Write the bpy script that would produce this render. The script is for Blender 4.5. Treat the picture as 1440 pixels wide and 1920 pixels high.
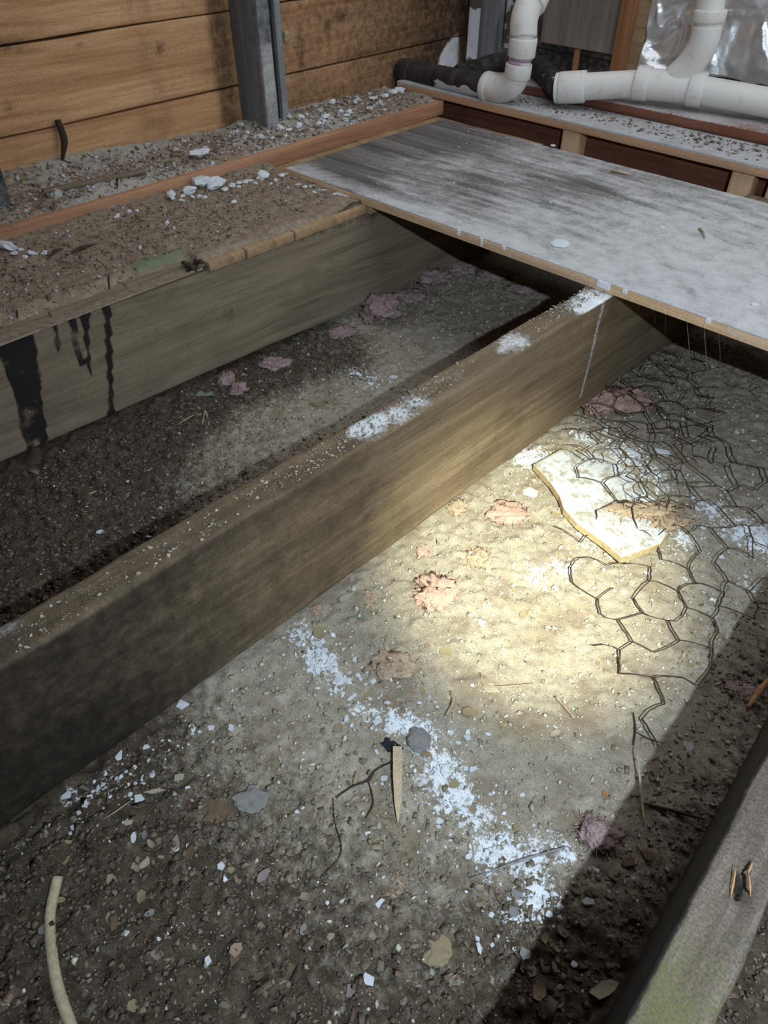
import bpy, math, random
import numpy as np
from mathutils import Vector, Matrix, Euler

random.seed(7)
rng = np.random.default_rng(7)
for o in list(bpy.data.objects):
    bpy.data.objects.remove(o)
SC = bpy.context.scene
COL = SC.collection

# ------------------------------------------------------------------ camera
# working unit u = height of the camera above the joist tops; S metres per u.
# The camera stands at the u-origin, the joists run along +Y, dirt lies at z = GZ.
S = 0.62
GZ = -1.4
FPX = 1365.0
PITCH = math.radians(42.75)
TH = math.radians(44.0)
CF = np.array([-math.sin(TH)*math.cos(PITCH), math.cos(TH)*math.cos(PITCH), -math.sin(PITCH)])
CR = np.array([math.cos(TH), math.sin(TH), 0.0])
CU = np.cross(CR, CF)
def ray(px, py): return CF*FPX + CR*(px-720) - CU*(py-960)
def atz(px, py, z): d = ray(px, py); return d*(z/d[2])
def atx(px, py, x): d = ray(px, py); return d*(x/d[0])
def aty(px, py, y): d = ray(px, py); return d*(y/d[1])
def G(px, py): return atz(px, py, GZ)
def M3(p):                                   # u -> metres, ground at z = 0
    p = np.asarray(p, float)
    return np.stack([p[..., 0]*S, p[..., 1]*S, (p[..., 2]-GZ)*S], -1)

cam = bpy.data.cameras.new('camera')
cam.sensor_fit = 'VERTICAL'; cam.sensor_height = 36.0
cam.lens = FPX*36.0/1920.0
cam.clip_start = 0.02
camo = bpy.data.objects.new('camera', cam); COL.objects.link(camo)
camo.matrix_world = Matrix(((CR[0], CU[0], -CF[0], 0), (CR[1], CU[1], -CF[1], 0),
                            (CR[2], CU[2], -CF[2], -GZ*S), (0, 0, 0, 1)))
SC.camera = camo

# ------------------------------------------------------------------ light
world = bpy.data.worlds.new('room_light'); SC.world = world
world.use_nodes = True
bg = world.node_tree.nodes['Background']
bg.inputs['Color'].default_value = (0.86, 0.93, 1.0, 1)
bg.inputs['Strength'].default_value = 1.32

def spot(name, pos, aim, watts, size, blend, col, rad):
    l = bpy.data.lights.new(name, 'SPOT')
    l.energy = watts; l.spot_size = math.radians(size); l.spot_blend = blend
    l.color = col; l.shadow_soft_size = rad
    o = bpy.data.objects.new(name, l); COL.objects.link(o)
    p = Vector(M3(pos)); a = Vector(M3(aim))
    o.location = p; o.rotation_euler = (a-p).to_track_quat('-Z', 'Y').to_euler()
    return o
LP = (0.58, -0.08, 0.38)                     # a hand torch held up to the right of the camera
spot('torch_hot_beam', LP, (-0.66, 1.24, GZ), 345, 22.5, 1.0, (0.96, 1.0, 0.76), 0.010)
spot('torch_wide_beam', LP, (-0.45, 1.30, GZ), 84, 106, 1.0, (0.68, 0.85, 1.0), 0.010)

SC.view_settings.view_transform = 'Standard'
SC.view_settings.look = 'None'
SC.view_settings.exposure = 0.0
SC.view_settings.gamma = 1.0
SC.view_settings.use_curve_mapping = False

# ------------------------------------------------------------------ numpy noise
def _hash(ix, iy, iz, seed):
    h = (ix.astype(np.int64)*374761393 + iy.astype(np.int64)*668265263 + iz.astype(np.int64)*2147483647 + seed*1274126177) & 0xffffffff
    h = ((h ^ (h >> 13))*1274126177) & 0xffffffff
    h = (h ^ (h >> 16)) & 0xffffffff
    h = (h*2246822519) & 0xffffffff
    return ((h ^ (h >> 15)) & 0xffff)/65535.0
def vnoise(p, seed=0):
    p = np.asarray(p, float)
    i = np.floor(p).astype(np.int64); f = p-i; f = f*f*(3-2*f)
    r = 0
    for dx in (0, 1):
        wx = f[..., 0] if dx else 1-f[..., 0]
        for dy in (0, 1):
            wy = f[..., 1] if dy else 1-f[..., 1]
            for dz in (0, 1):
                wz = f[..., 2] if dz else 1-f[..., 2]
                r = r + wx*wy*wz*_hash(i[..., 0]+dx, i[..., 1]+dy, i[..., 2]+dz, seed)
    return r
def fbm(p, scale=1.0, octv=4, seed=0, stretch=(1, 1, 1)):
    p = np.asarray(p, float)*np.array(stretch)*scale
    r = 0; a = 0.5; t = 0
    for k in range(octv):
        r = r+a*vnoise(p+17.3*k, seed+k*31); t += a; a *= 0.5; p = p*2.03
    return r/t                               # 0..1
def sstep(a, b, x):
    t = np.clip((x-a)/(b-a), 0, 1); return t*t*(3-2*t)

# ------------------------------------------------------------------ mesh helpers (u in, metres out)
def link_mesh(name, verts_m, faces, mat, parent=None, smooth=True, attrs=None, cols=None, origin=None):
    """verts in metres (world); object origin at the base centre"""
    v = np.asarray(verts_m, float)
    if origin is None:
        origin = np.array([(v[:, 0].min()+v[:, 0].max())/2, (v[:, 1].min()+v[:, 1].max())/2, v[:, 2].min()])
    v = v-origin
    me = bpy.data.meshes.new(name)
    if isinstance(faces, np.ndarray):
        n = faces.shape[1]
        me.vertices.add(len(v)); me.vertices.foreach_set('co', v.astype(np.float32).ravel())
        me.loops.add(faces.size); me.loops.foreach_set('vertex_index', faces.astype(np.int32).ravel())
        me.polygons.add(len(faces)); me.polygons.foreach_set('loop_start', np.arange(0, faces.size, n, dtype=np.int32))
        me.update(calc_edges=True); me.validate()
    else:
        me.from_pydata([tuple(a) for a in v], [], [tuple(f) for f in faces])
    if smooth:
        me.polygons.foreach_set('use_smooth', np.ones(len(me.polygons), bool))
    for k, a in (attrs or {}).items():
        at = me.attributes.new(k, 'FLOAT', 'POINT'); at.data.foreach_set('value', np.asarray(a, np.float32))
    if cols is not None:
        at = me.attributes.new('col', 'FLOAT_COLOR', 'POINT')
        c = np.ones((len(v), 4), np.float32); c[:, :3] = cols; at.data.foreach_set('color', c.ravel())
    me.materials.append(MAT[mat] if isinstance(mat, str) else mat)
    o = bpy.data.objects.new(name, me); COL.objects.link(o)
    if parent is not None:
        o.parent = parent
        o.location = Vector(origin)-Vector(parent['_o'])
    else:
        o.location = origin
    o['_o'] = list(map(float, origin))
    return o
def tag(o, label=None, cat=None, group=None, kind=None):
    if label: o['label'] = label
    if cat: o['category'] = cat
    if group: o['group'] = group
    if kind: o['kind'] = kind
    return o
def thing(name, loc_u, label, cat, group=None):
    o = bpy.data.objects.new(name, None); COL.objects.link(o)
    p = M3(loc_u); o.location = p; o['_o'] = list(map(float, p)); o.empty_display_size = 0.02
    return tag(o, label, cat, group)

def axis_pts(a, b, cell, r):
    n = max(1, int(math.ceil((b-a-2*r)/cell)))
    mid = np.linspace(a+r, b-r, n+1)
    return np.concatenate([[a, a+r*0.35], mid, [b-r*0.35, b]])
def rbox(x0, x1, y0, y1, z0, z1, cell=0.03, r=0.005):
    """rounded box with gridded faces; returns verts (u), quads"""
    r = min(r, (x1-x0)*0.3, (y1-y0)*0.3, (z1-z0)*0.3)
    ax = [axis_pts(x0, x1, cell, r), axis_pts(y0, y1, cell, r), axis_pts(z0, z1, cell, r)]
    V = []; Fc = []; base = 0
    for d in range(3):
        u, w = (d+1) % 3, (d+2) % 3
        A, B = np.meshgrid(ax[u], ax[w], indexing='ij')
        n, m = A.shape
        idx = np.arange(n*m).reshape(n, m)
        for side in (0, 1):
            P = np.zeros((n, m, 3)); P[..., u] = A; P[..., w] = B; P[..., d] = ax[d][-1 if side else 0]
            q = np.stack([idx[:-1, :-1], idx[1:, :-1], idx[1:, 1:], idx[:-1, 1:]], -1).reshape(-1, 4)
            if not side: q = q[:, ::-1]
            V.append(P.reshape(-1, 3)); Fc.append(q+base); base += n*m
    V = np.concatenate(V); Fc = np.concatenate(Fc)
    lo = np.array([x0+r, y0+r, z0+r]); hi = np.array([x1-r, y1-r, z1-r])
    c = np.clip(V, lo, hi); dlt = V-c
    L = np.linalg.norm(dlt, axis=1, keepdims=True)
    V = np.where(L > 1e-9, c+dlt/np.maximum(L, 1e-9)*r, V)
    key = np.round(V*1e5).astype(np.int64)
    _, first, inv = np.unique(key, axis=0, return_index=True, return_inverse=True)
    return V[first], inv.reshape(-1)[Fc]
def jitter(V, amp, scale, seed=0, stretch=(1, 1, 1)):
    D = np.stack([fbm(V, scale, 3, seed+k*7, stretch) for k in range(3)], -1)-0.5
    return V+D*2*amp
def box(name, dims, mat, parent=None, cell=0.05, r=0.005, amp=0.0, scale=6, seed=0, attrs=None, rot=None, stretch=(1, 1, 1)):
    V, F = rbox(*dims, cell=cell, r=r)
    if amp: V = jitter(V, amp, scale, seed, stretch)
    at = {k: f(V) for k, f in (attrs or {}).items()}
    if rot is not None:                      # (angle about z, pivot x, pivot y)
        a, cx, cy = rot; c, s = math.cos(a), math.sin(a)
        X = V[:, 0]-cx; Y = V[:, 1]-cy
        V = np.stack([cx+c*X-s*Y, cy+s*X+c*Y, V[:, 2]], -1)
    return link_mesh(name, M3(V), F, mat, parent, attrs=at)

def tube_geo(path, rad, n=16, caps=True, phase=0.0):
    path = np.asarray(path, float); m = len(path)
    rad = np.full(m, rad) if np.isscalar(rad) else np.asarray(rad, float)
    T = np.gradient(path, axis=0); T /= np.maximum(np.linalg.norm(T, axis=1, keepdims=True), 1e-9)
    ref = np.array([0, 0, 1.0]) if abs(T[0][2]) < 0.9 else np.array([1.0, 0, 0])
    N = np.cross(T[0], ref); N /= np.linalg.norm(N)
    V = []
    for i in range(m):
        N = N-T[i]*(N@T[i]); N /= np.linalg.norm(N); B = np.cross(T[i], N)
        a = np.linspace(0, 2*np.pi, n, endpoint=False)+phase
        V.append(path[i]+rad[i]*(np.cos(a)[:, None]*N+np.sin(a)[:, None]*B))
    V = np.concatenate(V); F = []
    for i in range(m-1):
        for k in range(n):
            k2 = (k+1) % n
            F.append((i*n+k, i*n+k2, (i+1)*n+k2, (i+1)*n+k))
    if caps:
        F.append(tuple(range(n))[::-1]); F.append(tuple(range((m-1)*n, m*n)))
    return V, F
def smooth_path(pts, n=8):
    """Catmull-Rom through the points"""
    p = np.asarray(pts, float); p = np.vstack([2*p[0]-p[1], p, 2*p[-1]-p[-2]]); out = []
    for i in range(1, len(p)-2):
        for t in np.linspace(0, 1, n, endpoint=False):
            a, b, c, d = p[i-1:i+3]
            out.append(0.5*((2*b)+(-a+c)*t+(2*a-5*b+4*c-d)*t*t+(-a+3*b-3*c+d)*t**3))
    out.append(p[-2]); return np.array(out)
def tube(name, path, rad, mat, parent=None, n=16, caps=True, attrs=None):
    V, F = tube_geo(path, rad, n, caps)
    at = {k: f(V) for k, f in (attrs or {}).items()}
    return link_mesh(name, M3(V), F, mat, parent, attrs=at)
def ring(name, a, b, r, mat, parent, lip=0.004, n=28):
    """a hub: a short collar with rounded lips from a to b"""
    a = np.asarray(a, float); b = np.asarray(b, float); L = np.linalg.norm(b-a); d = (b-a)/L
    ts = [0, lip*0.4, lip, L-lip, L-lip*0.4, L]
    rs = [r-lip*0.9, r-lip*0.25, r, r, r-lip*0.25, r-lip*0.9]
    return tube(name, [a+d*t for t in ts], rs, mat, parent, n=n)

# ------------------------------------------------------------------ materials
MAT = {}
class NT:
    def __init__(s, name):
        m = bpy.data.materials.new(name); m.use_nodes = True; MAT[name] = m
        s.m = m; s.t = m.node_tree; s.t.nodes.clear()
        s.out = s.n('ShaderNodeOutputMaterial'); s.b = s.n('ShaderNodeBsdfPrincipled')
        s.l(s.b.outputs[0], s.out.inputs[0])
    def n(s, kind, **kw):
        nd = s.t.nodes.new(kind)
        for k, v in kw.items(): setattr(nd, k, v)
        return nd
    def l(s, a, b): s.t.links.new(a, b)
    def setv(s, sock, v):
        if hasattr(v, 'links'): s.l(v, sock)
        else: sock.default_value = v
    def coord(s, scale=(1, 1, 1), rot=(0, 0, 0)):
        tc = s.n('ShaderNodeTexCoord'); mp = s.n('ShaderNodeMapping')
        mp.inputs['Scale'].default_value = scale; mp.inputs['Rotation'].default_value = rot
        s.l(tc.outputs['Object'], mp.inputs[0]); return mp.outputs[0]
    def noise(s, vec, scale, detail=4, rough=0.6, dist=0.0):
        nd = s.n('ShaderNodeTexNoise'); s.l(vec, nd.inputs['Vector'])
        nd.inputs['Scale'].default_value = scale; nd.inputs['Detail'].default_value = detail
        nd.inputs['Roughness'].default_value = rough; nd.inputs['Distortion'].default_value = dist
        return nd.outputs['Fac']
    def voro(s, vec, scale, feature='F1'):
        nd = s.n('ShaderNodeTexVoronoi', feature=feature); s.l(vec, nd.inputs['Vector'])
        nd.inputs['Scale'].default_value = scale; return nd
    def math(s, op, a, b=0.0, c=None, clamp=False):
        nd = s.n('ShaderNodeMath', operation=op, use_clamp=clamp)
        s.setv(nd.inputs[0], a); s.setv(nd.inputs[1], b)
        if c is not None: s.setv(nd.inputs[2], c)
        return nd.outputs[0]
    def ramp(s, fac, stops):
        nd = s.n('ShaderNodeValToRGB'); s.l(fac, nd.inputs[0]); e = nd.color_ramp.elements
        while len(e) < len(stops): e.new(0.5)
        for el, (p, c) in zip(e, stops):
            el.position = p; el.color = (*c, 1) if not np.isscalar(c) else (c, c, c, 1)
        return nd.outputs[0]
    def mix(s, fac, a, b, mode='MIX'):
        nd = s.n('ShaderNodeMix', data_type='RGBA', blend_type=mode)
        s.setv(nd.inputs[0], fac)
        for sock, v in ((nd.inputs[6], a), (nd.inputs[7], b)):
            s.setv(sock, (*v, 1) if isinstance(v, tuple) and len(v) == 3 else v)
        return nd.outputs[2]
    def attr(s, name, col=False):
        nd = s.n('ShaderNodeAttribute'); nd.attribute_name = name
        return nd.outputs['Color' if col else 'Fac']
    def map(s, v, a, b, c=0.0, d=1.0):
        nd = s.n('ShaderNodeMapRange'); nd.interpolation_type = 'SMOOTHSTEP'
        s.l(v, nd.inputs[0])
        for k, x in zip((1, 2, 3, 4), (a, b, c, d)): nd.inputs[k].default_value = x
        return nd.outputs[0]
    def done(s, col, rough=0.85, bump=None, strength=0.4, dist=0.002, spec=0.25, metal=0.0):
        s.setv(s.b.inputs['Base Color'], (*col, 1) if isinstance(col, tuple) else col)
        s.setv(s.b.inputs['Roughness'], rough); s.b.inputs['Metallic'].default_value = metal
        s.b.inputs['Specular IOR Level'].default_value = spec
        if bump is not None:
            bp = s.n('ShaderNodeBump'); bp.inputs['Strength'].default_value = strength
            bp.inputs['Distance'].default_value = dist
            s.l(bump, bp.inputs['Height']); s.l(bp.outputs[0], s.b.inputs['Normal'])
        return s.m

def wood(name, c_dark, c_mid, c_light, axis, grain=1.0, dustcol=(0.42, 0.38, 0.33), stain_shade_col=(0.018, 0.014, 0.012), mottled=0.5, speck=0.3, rough=0.85, basedust=0.0, srange=(0.3, 0.7), drange=(0.25, 0.75)):
    t = NT(name)
    sc = [38*grain]*3; sc['xyz'.index(axis)] = 2.2*grain
    v = t.coord(tuple(sc)); vo = t.coord()
    g1 = t.noise(v, 1.0, 5, 0.65, 0.6)
    sc2 = [150*grain]*3; sc2['xyz'.index(axis)] = 5*grain
    g2 = t.noise(t.coord(tuple(sc2)), 1.0, 3, 0.6)
    col = t.ramp(t.math('ADD', t.math('MULTIPLY', g1, 0.7), t.math('MULTIPLY', g2, 0.3)),
                 [(0.32, c_dark), (0.5, c_mid), (0.68, c_light)])
    big = t.noise(vo, 7.0, 5, 0.65)
    col = t.mix(t.map(big, 0.5, 0.75, 0, mottled), col, tuple(0.35*x for x in c_mid))
    fine = t.noise(vo, 420, 2, 0.7)
    col = t.mix(speck, col, t.ramp(fine, [(0.3, 0.35), (0.5, 1.0), (0.72, 1.7)]), 'MULTIPLY')
    # pale plaster dust and dark stains or painted shade lie where the point attributes put them
    dn = t.noise(vo, 130, 4, 0.75)
    d = t.map(t.math('ADD', t.math('ADD', t.attr('dust'), basedust), t.math('MULTIPLY', t.math('SUBTRACT', dn, 0.5), 0.9)), *drange)
    dv = t.mix(1.0, dustcol, t.ramp(t.math('ADD', t.math('MULTIPLY', t.noise(vo, 24, 5, 0.75), 0.6), t.math('MULTIPLY', fine, 0.4)), [(0.33, 0.62), (0.5, 1.0), (0.68, 1.25)]), 'MULTIPLY')
    col = t.mix(d, col, dv)
    sn = t.noise(vo, 55, 4, 0.7)
    st = t.map(t.math('ADD', t.attr('stain_shade'), t.math('MULTIPLY', t.math('SUBTRACT', sn, 0.5), 0.7)), *srange)
    col = t.mix(st, col, stain_shade_col)
    return t.done(col, rough, t.math('ADD', g1, t.math('MULTIPLY', fine, 0.5)), 0.5, 0.002)

wood('joist_grey_wood', (0.128, 0.094, 0.063), (0.21, 0.158, 0.106), (0.275, 0.213, 0.15), 'y', 1.0, mottled=0.35)
wood('joist_brown_wood', (0.085, 0.056, 0.033), (0.165, 0.115, 0.068), (0.25, 0.18, 0.11), 'y', 0.8, dustcol=(0.68, 0.68, 0.68), stain_shade_col=(0.020, 0.014, 0.010), mottled=0.6, speck=0.45, srange=(0.05, 0.95))
wood('joist_mossy_wood', (0.05, 0.037, 0.027), (0.115, 0.088, 0.066), (0.21, 0.168, 0.135), 'y', 0.9, dustcol=(0.105, 0.092, 0.036), mottled=0.6, speck=0.6)
wood('plank_wood', (0.28, 0.13, 0.055), (0.49, 0.265, 0.13), (0.66, 0.40, 0.22), 'y', 0.8, dustcol=(0.55, 0.55, 0.56), stain_shade_col=(0.03, 0.018, 0.010), mottled=0.5, speck=0.45, srange=(0.12, 0.88))
wood('plate_wood', (0.25, 0.12, 0.065), (0.39, 0.20, 0.11), (0.48, 0.26, 0.15), 'y', 1.0, dustcol=(0.42, 0.36, 0.30), mottled=0.35)
wood('red_wood', (0.10, 0.035, 0.022), (0.17, 0.065, 0.04), (0.24, 0.10, 0.06), 'x', 1.0, dustcol=(0.40, 0.38, 0.37), mottled=0.5)
wood('shelf_wood', (0.40, 0.22, 0.12), (0.50, 0.29, 0.17), (0.58, 0.36, 0.22), 'x', 1.0, dustcol=(0.40, 0.39, 0.39), mottled=0.2)
wood('block_wood', (0.52, 0.30, 0.17), (0.64, 0.40, 0.24), (0.70, 0.46, 0.29), 'z', 1.0, mottled=0.1)
wood('ply_wood', (0.05, 0.043, 0.04), (0.135, 0.118, 0.108), (0.25, 0.225, 0.205), 'x', 0.7, dustcol=(0.47, 0.455, 0.45), mottled=0.5, speck=0.45, drange=(0.05, 0.95))
wood('ply_edge_wood', (0.50, 0.30, 0.17), (0.66, 0.43, 0.26), (0.74, 0.52, 0.34), 'x', 1.5, dustcol=(0.62, 0.60, 0.60), mottled=0.2)
wood('board_wood', (0.20, 0.125, 0.066), (0.32, 0.205, 0.11), (0.41, 0.275, 0.155), 'x', 1.0, dustcol=(0.40, 0.36, 0.32), mottled=0.3)
wood('stud_grey_wood', (0.10, 0.10, 0.10), (0.17, 0.17, 0.172), (0.23, 0.23, 0.235), 'z', 0.8, dustcol=(0.45, 0.44, 0.43), mottled=0.4)
wood('stud_orange_wood', (0.18, 0.075, 0.03), (0.29, 0.13, 0.055), (0.40, 0.21, 0.10), 'z', 0.8, mottled=0.3)
wood('panel_wood', (0.13, 0.10, 0.08), (0.20, 0.16, 0.13), (0.26, 0.21, 0.17), 'z', 0.6, mottled=0.5)
wood('pale_stick_wood', (0.34, 0.25, 0.16), (0.46, 0.35, 0.23), (0.55, 0.43, 0.29), 'y', 2.0, mottled=0.15)

t = NT('ground_soil')
v = t.coord()
n1 = t.noise(v, 60, 6, 0.7); n2 = t.noise(v, 420, 3, 0.7); n3 = t.noise(v, 12, 4, 0.6)
vo = t.voro(v, 170)
mul = t.ramp(t.math('ADD', t.math('MULTIPLY', n1, 0.6), t.math('MULTIPLY', n2, 0.4)), [(0.30, (0.027, 0.019, 0.013)), (0.5, (0.074, 0.055, 0.037)), (0.66, (0.14, 0.11, 0.078))])
mul = t.mix(t.map(vo.outputs['Distance'], 0.0, 0.55, 0.35, 0.0), mul, t.mix(0.55, vo.outputs['Color'], (0.30, 0.22, 0.14)), 'OVERLAY')
dus = t.ramp(t.math('ADD', t.math('MULTIPLY', n1, 0.45), t.math('MULTIPLY', n2, 0.55)), [(0.30, (0.165, 0.136, 0.100)), (0.5, (0.315, 0.265, 0.200)), (0.7, (0.48, 0.42, 0.335))])
dus = t.mix(t.map(n3, 0.48, 0.66, 0, 0.65), dus, (0.20, 0.148, 0.10))
n5 = t.noise(v, 34, 5, 0.7, 0.8)
dus = t.mix(t.map(n5, 0.56, 0.70, 0, 0.55), dus, (0.46, 0.42, 0.35))
dm = t.map(t.math('ADD', t.attr('dust'), t.math('MULTIPLY', t.math('SUBTRACT', n1, 0.5), 0.8)), 0.22, 0.72)
col = t.mix(dm, mul, dus)
n4 = t.noise(v, 120, 5, 0.8)
pw = t.map(t.math('ADD', t.attr('powder'), t.math('MULTIPLY', t.math('SUBTRACT', n4, 0.5), 1.7)), 0.46, 0.62)
col = t.mix(pw, col, (0.74, 0.75, 0.77))
t.done(col, 0.95, t.math('ADD', t.math('MULTIPLY', n1, 0.9), t.math('MULTIPLY', n2, 0.6)), 0.7, 0.004, 0.1)

t = NT('loose_dirt_layer')
v = t.coord()
n1 = t.noise(v, 70, 5, 0.7); n2 = t.noise(v, 480, 3, 0.7)
c = t.ramp(t.math('ADD', t.math('MULTIPLY', n1, 0.5), t.math('MULTIPLY', n2, 0.5)), [(0.3, (0.10, 0.075, 0.052)), (0.5, (0.25, 0.19, 0.135)), (0.68, (0.43, 0.345, 0.26))])
c = t.mix(t.map(t.math('ADD', t.attr('dust'), t.math('MULTIPLY', t.math('SUBTRACT', n1, 0.5), 0.9)), 0.3, 0.7), c, t.ramp(n2, [(0.3, (0.28, 0.24, 0.20)), (0.7, (0.52, 0.48, 0.43))]))
c = t.mix(t.map(t.math('ADD', t.attr('stain_shade'), t.math('MULTIPLY', t.math('SUBTRACT', n1, 0.5), 0.7)), 0.3, 0.7), c, (0.17, 0.19, 0.11))
t.done(c, 0.95, t.math('ADD', n1, t.math('MULTIPLY', n2, 0.6)), 0.7, 0.003, 0.1)

t = NT('crumb'); v = t.coord()
t.done(t.mix(0.5, t.attr('col', True), t.ramp(t.noise(v, 500, 3, 0.7), [(0.3, 0.5), (0.7, 1.4)]), 'MULTIPLY'), 0.95, spec=0.1)
def rock_mat(name, c, var=0.35, sc=140, rough=0.95):
    t = NT(name); v = t.coord()
    n = t.noise(v, sc, 4, 0.7)
    n2 = t.noise(v, sc*.25, 3, .6)
    k = t.math('ADD', t.math('MULTIPLY', n, .65), t.math('MULTIPLY', n2, .35))
    t.done(t.mix(1.0, c, t.ramp(k, [(0.32, 1-var), (0.68, 1+var)]), 'MULTIPLY'), rough, n, 0.6, 0.002, 0.15)
rock_mat('plaster', (0.72, 0.73, 0.75), 0.10)
rock_mat('plaster_dusty', (0.55, 0.53, 0.50), 0.2)
rock_mat('beige_chip', (0.46, 0.40, 0.29), 0.25)
rock_mat('tan_chip', (0.33, 0.25, 0.155), 0.3)
rock_mat('brown_chip', (0.17, 0.115, 0.075), 0.35)
rock_mat('orange_chip', (0.42, 0.22, 0.10), 0.25)
rock_mat('grey_stone', (0.27, 0.25, 0.235), 0.6, 220)
rock_mat('black_scrap', (0.022, 0.023, 0.03), 0.4)
rock_mat('green_leaf', (0.20, 0.28, 0.13), 0.25)
rock_mat('green_cloth', (0.22, 0.25, 0.19), 0.3)
rock_mat('dry_leaf', (0.34, 0.28, 0.15), 0.3)
rock_mat('pink_wool', (0.42, 0.275, 0.215), 0.35, 260)
rock_mat('mauve_wool', (0.32, 0.225, 0.215), 0.4, 260)
rock_mat('brown_wool', (0.36, 0.265, 0.185), 0.4, 260)
rock_mat('twig_bark', (0.05, 0.035, 0.026), 0.4)
rock_mat('rusty_wire', (0.060, 0.042, 0.032), 0.5, 300, 0.7)
rock_mat('nail_iron', (0.07, 0.045, 0.035), 0.4, 300, 0.7)
rock_mat('cobweb', (0.55, 0.53, 0.50), 0.1)
rock_mat('drywall_paper', (0.44, 0.33, 0.19), 0.3)
rock_mat('root_bark', (0.40, 0.33, 0.22), 0.25, 200)
t = NT('drywall_face'); v = t.coord(); n = t.noise(v, 45, 5, 0.75)
t.done(t.mix(t.map(n, 0.46, 0.62), (0.52, 0.53, 0.54), (0.30, 0.26, 0.20)), 0.95, n, .4, .002)
t = NT('pvc'); v = t.coord()
n = t.noise(v, 30, 5, 0.7)
c = t.mix(t.map(n, 0.52, 0.72, 0, 0.5), (0.66, 0.62, 0.58), (0.42, 0.33, 0.27))
t.done(c, 0.5, n, 0.1, 0.001, 0.4)
t = NT('pvc_primer'); t.done((0.42, 0.27, 0.36), 0.5)
t = NT('cast_iron'); v = t.coord(); n = t.noise(v, 25, 5, 0.7)
c = t.ramp(n, [(0.35, (0.012, 0.011, 0.011)), (0.55, (0.045, 0.036, 0.032)), (0.7, (0.10, 0.075, 0.065))])
pn = t.noise(t.coord((14, 34, 34)), 1.0, 4, 0.7)
c = t.mix(t.map(t.math('ADD', t.attr('dust'), t.math('MULTIPLY', t.math('SUBTRACT', pn, 0.5), 2.2)), 0.45, 0.55), c, (0.55, 0.56, 0.60))
t.done(c, 0.75, n, 0.4, 0.002, 0.3)
t = NT('foil'); v = t.coord(); n = t.noise(v, 22, 4, 0.6)
t.done(t.ramp(n, [(0.3, (0.70, 0.68, 0.66)), (0.7, (0.92, 0.92, 0.93))]), 0.34, n, 0.25, 0.01, 0.5, 0.85)
t = NT('white_paint'); v = t.coord(); n = t.noise(v, 16, 5, 0.7)
c = t.mix(t.map(t.math('ADD', t.attr('dust'), t.math('MULTIPLY', t.math('SUBTRACT', n, 0.5), 1.2)), 0.45, 0.55), (0.11, 0.09, 0.075), (0.66, 0.66, 0.69))
t.done(c, 0.7, n, 0.3, 0.002)

# ------------------------------------------------------------------ ground
DUST = [(1000,1060,1),(700,1200,1),(800,1300,.95),(1100,1250,1),(1200,1400,1),(1000,1500,.95),(900,1100,1),(1300,900,.9),(1400,800,.8),(1050,800,1),(600,1180,.8),(560,1330,.8),
        (650,1480,.72),(750,600,.95),(900,560,1),(600,760,.8),(500,830,.62),(400,900,.5),(820,660,1),(100,1700,0),(300,1750,.05),(500,1850,.08),(150,1550,0),(400,1600,.3),(560,1600,.4),(700,1800,.3),
        (850,1900,.15),(1000,1850,.1),(1150,1750,.15),(1250,1500,.25),(1380,1250,.3),(600,1720,.28),(300,1470,.25),(100,900,.05),(200,850,.05),(300,780,.1),(500,700,.2),(620,650,.3),(100,1050,.1),(250,960,.2),
        (1200,700,.5),(1400,700,.6),(450,1420,.6),(800,1650,.6),(900,1750,.42),(1420,1700,.1),(1300,1150,.9),(1400,1000,.9),(1230,1250,.95),(760,1560,.7),(1100,1560,.85),(1440,1900,.1)]
DP = np.array([G(x, y)[:2] for x, y, _ in DUST]); DV = np.array([d for *_, d in DUST])
POW = [(560,1190,38,.55),(606,1236,26,1.15),(585,1215,30,.6),(640,1270,36,.5),(672,1325,20,.9),(700,1330,34,.7),(742,1350,36,.95),(790,1385,38,.9),(830,1430,42,.8),(800,1450,35,.65),(858,1480,44,.75),(900,1520,46,.7),(940,1580,40,1.05),
       (985,1605,46,1.0),(1000,1655,44,.85),(960,1715,34,.65),(920,1640,30,.5),(1060,1590,36,.6),(690,700,44,.62),(660,690,30,.5),(735,712,14,.9),(1000,850,36,.95),(985,845,22,1.1),(1100,815,40,.6),(1170,850,50,.6),(1230,890,46,.6),(1350,960,60,.55),
       (1420,1000,44,.75),(1390,965,34,.6),(1000,1070,50,.45),(1060,1060,36,.5),(900,1160,26,.5),(200,1470,50,.42),(130,1490,30,.4),(1290,1010,46,.5),(1400,1080,40,.5),(1120,1000,60,.5)]
PPt = []
for x, y, r, s in POW:
    a = G(x, y); b = G(x+r, y); PPt.append((a[0], a[1], np.linalg.norm(a-b), s))
def dust_at(x, y):
    d2 = (x[..., None]-DP[:, 0])**2+(y[..., None]-DP[:, 1])**2
    w = np.exp(-d2/(2*0.11**2))+1e-5/(d2+0.02); return (w*DV).sum(-1)/w.sum(-1)
def powder_at(x, y):
    r = np.zeros_like(x)
    for px, py, rr, s in PPt:
        r = np.maximum(r, s*(0.72*np.exp(-((x-px)**2+(y-py)**2)/(2*(rr*0.75)**2))+0.28*np.exp(-((x-px)**2+(y-py)**2)/(2*(rr*1.6)**2))))
    return r
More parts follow.
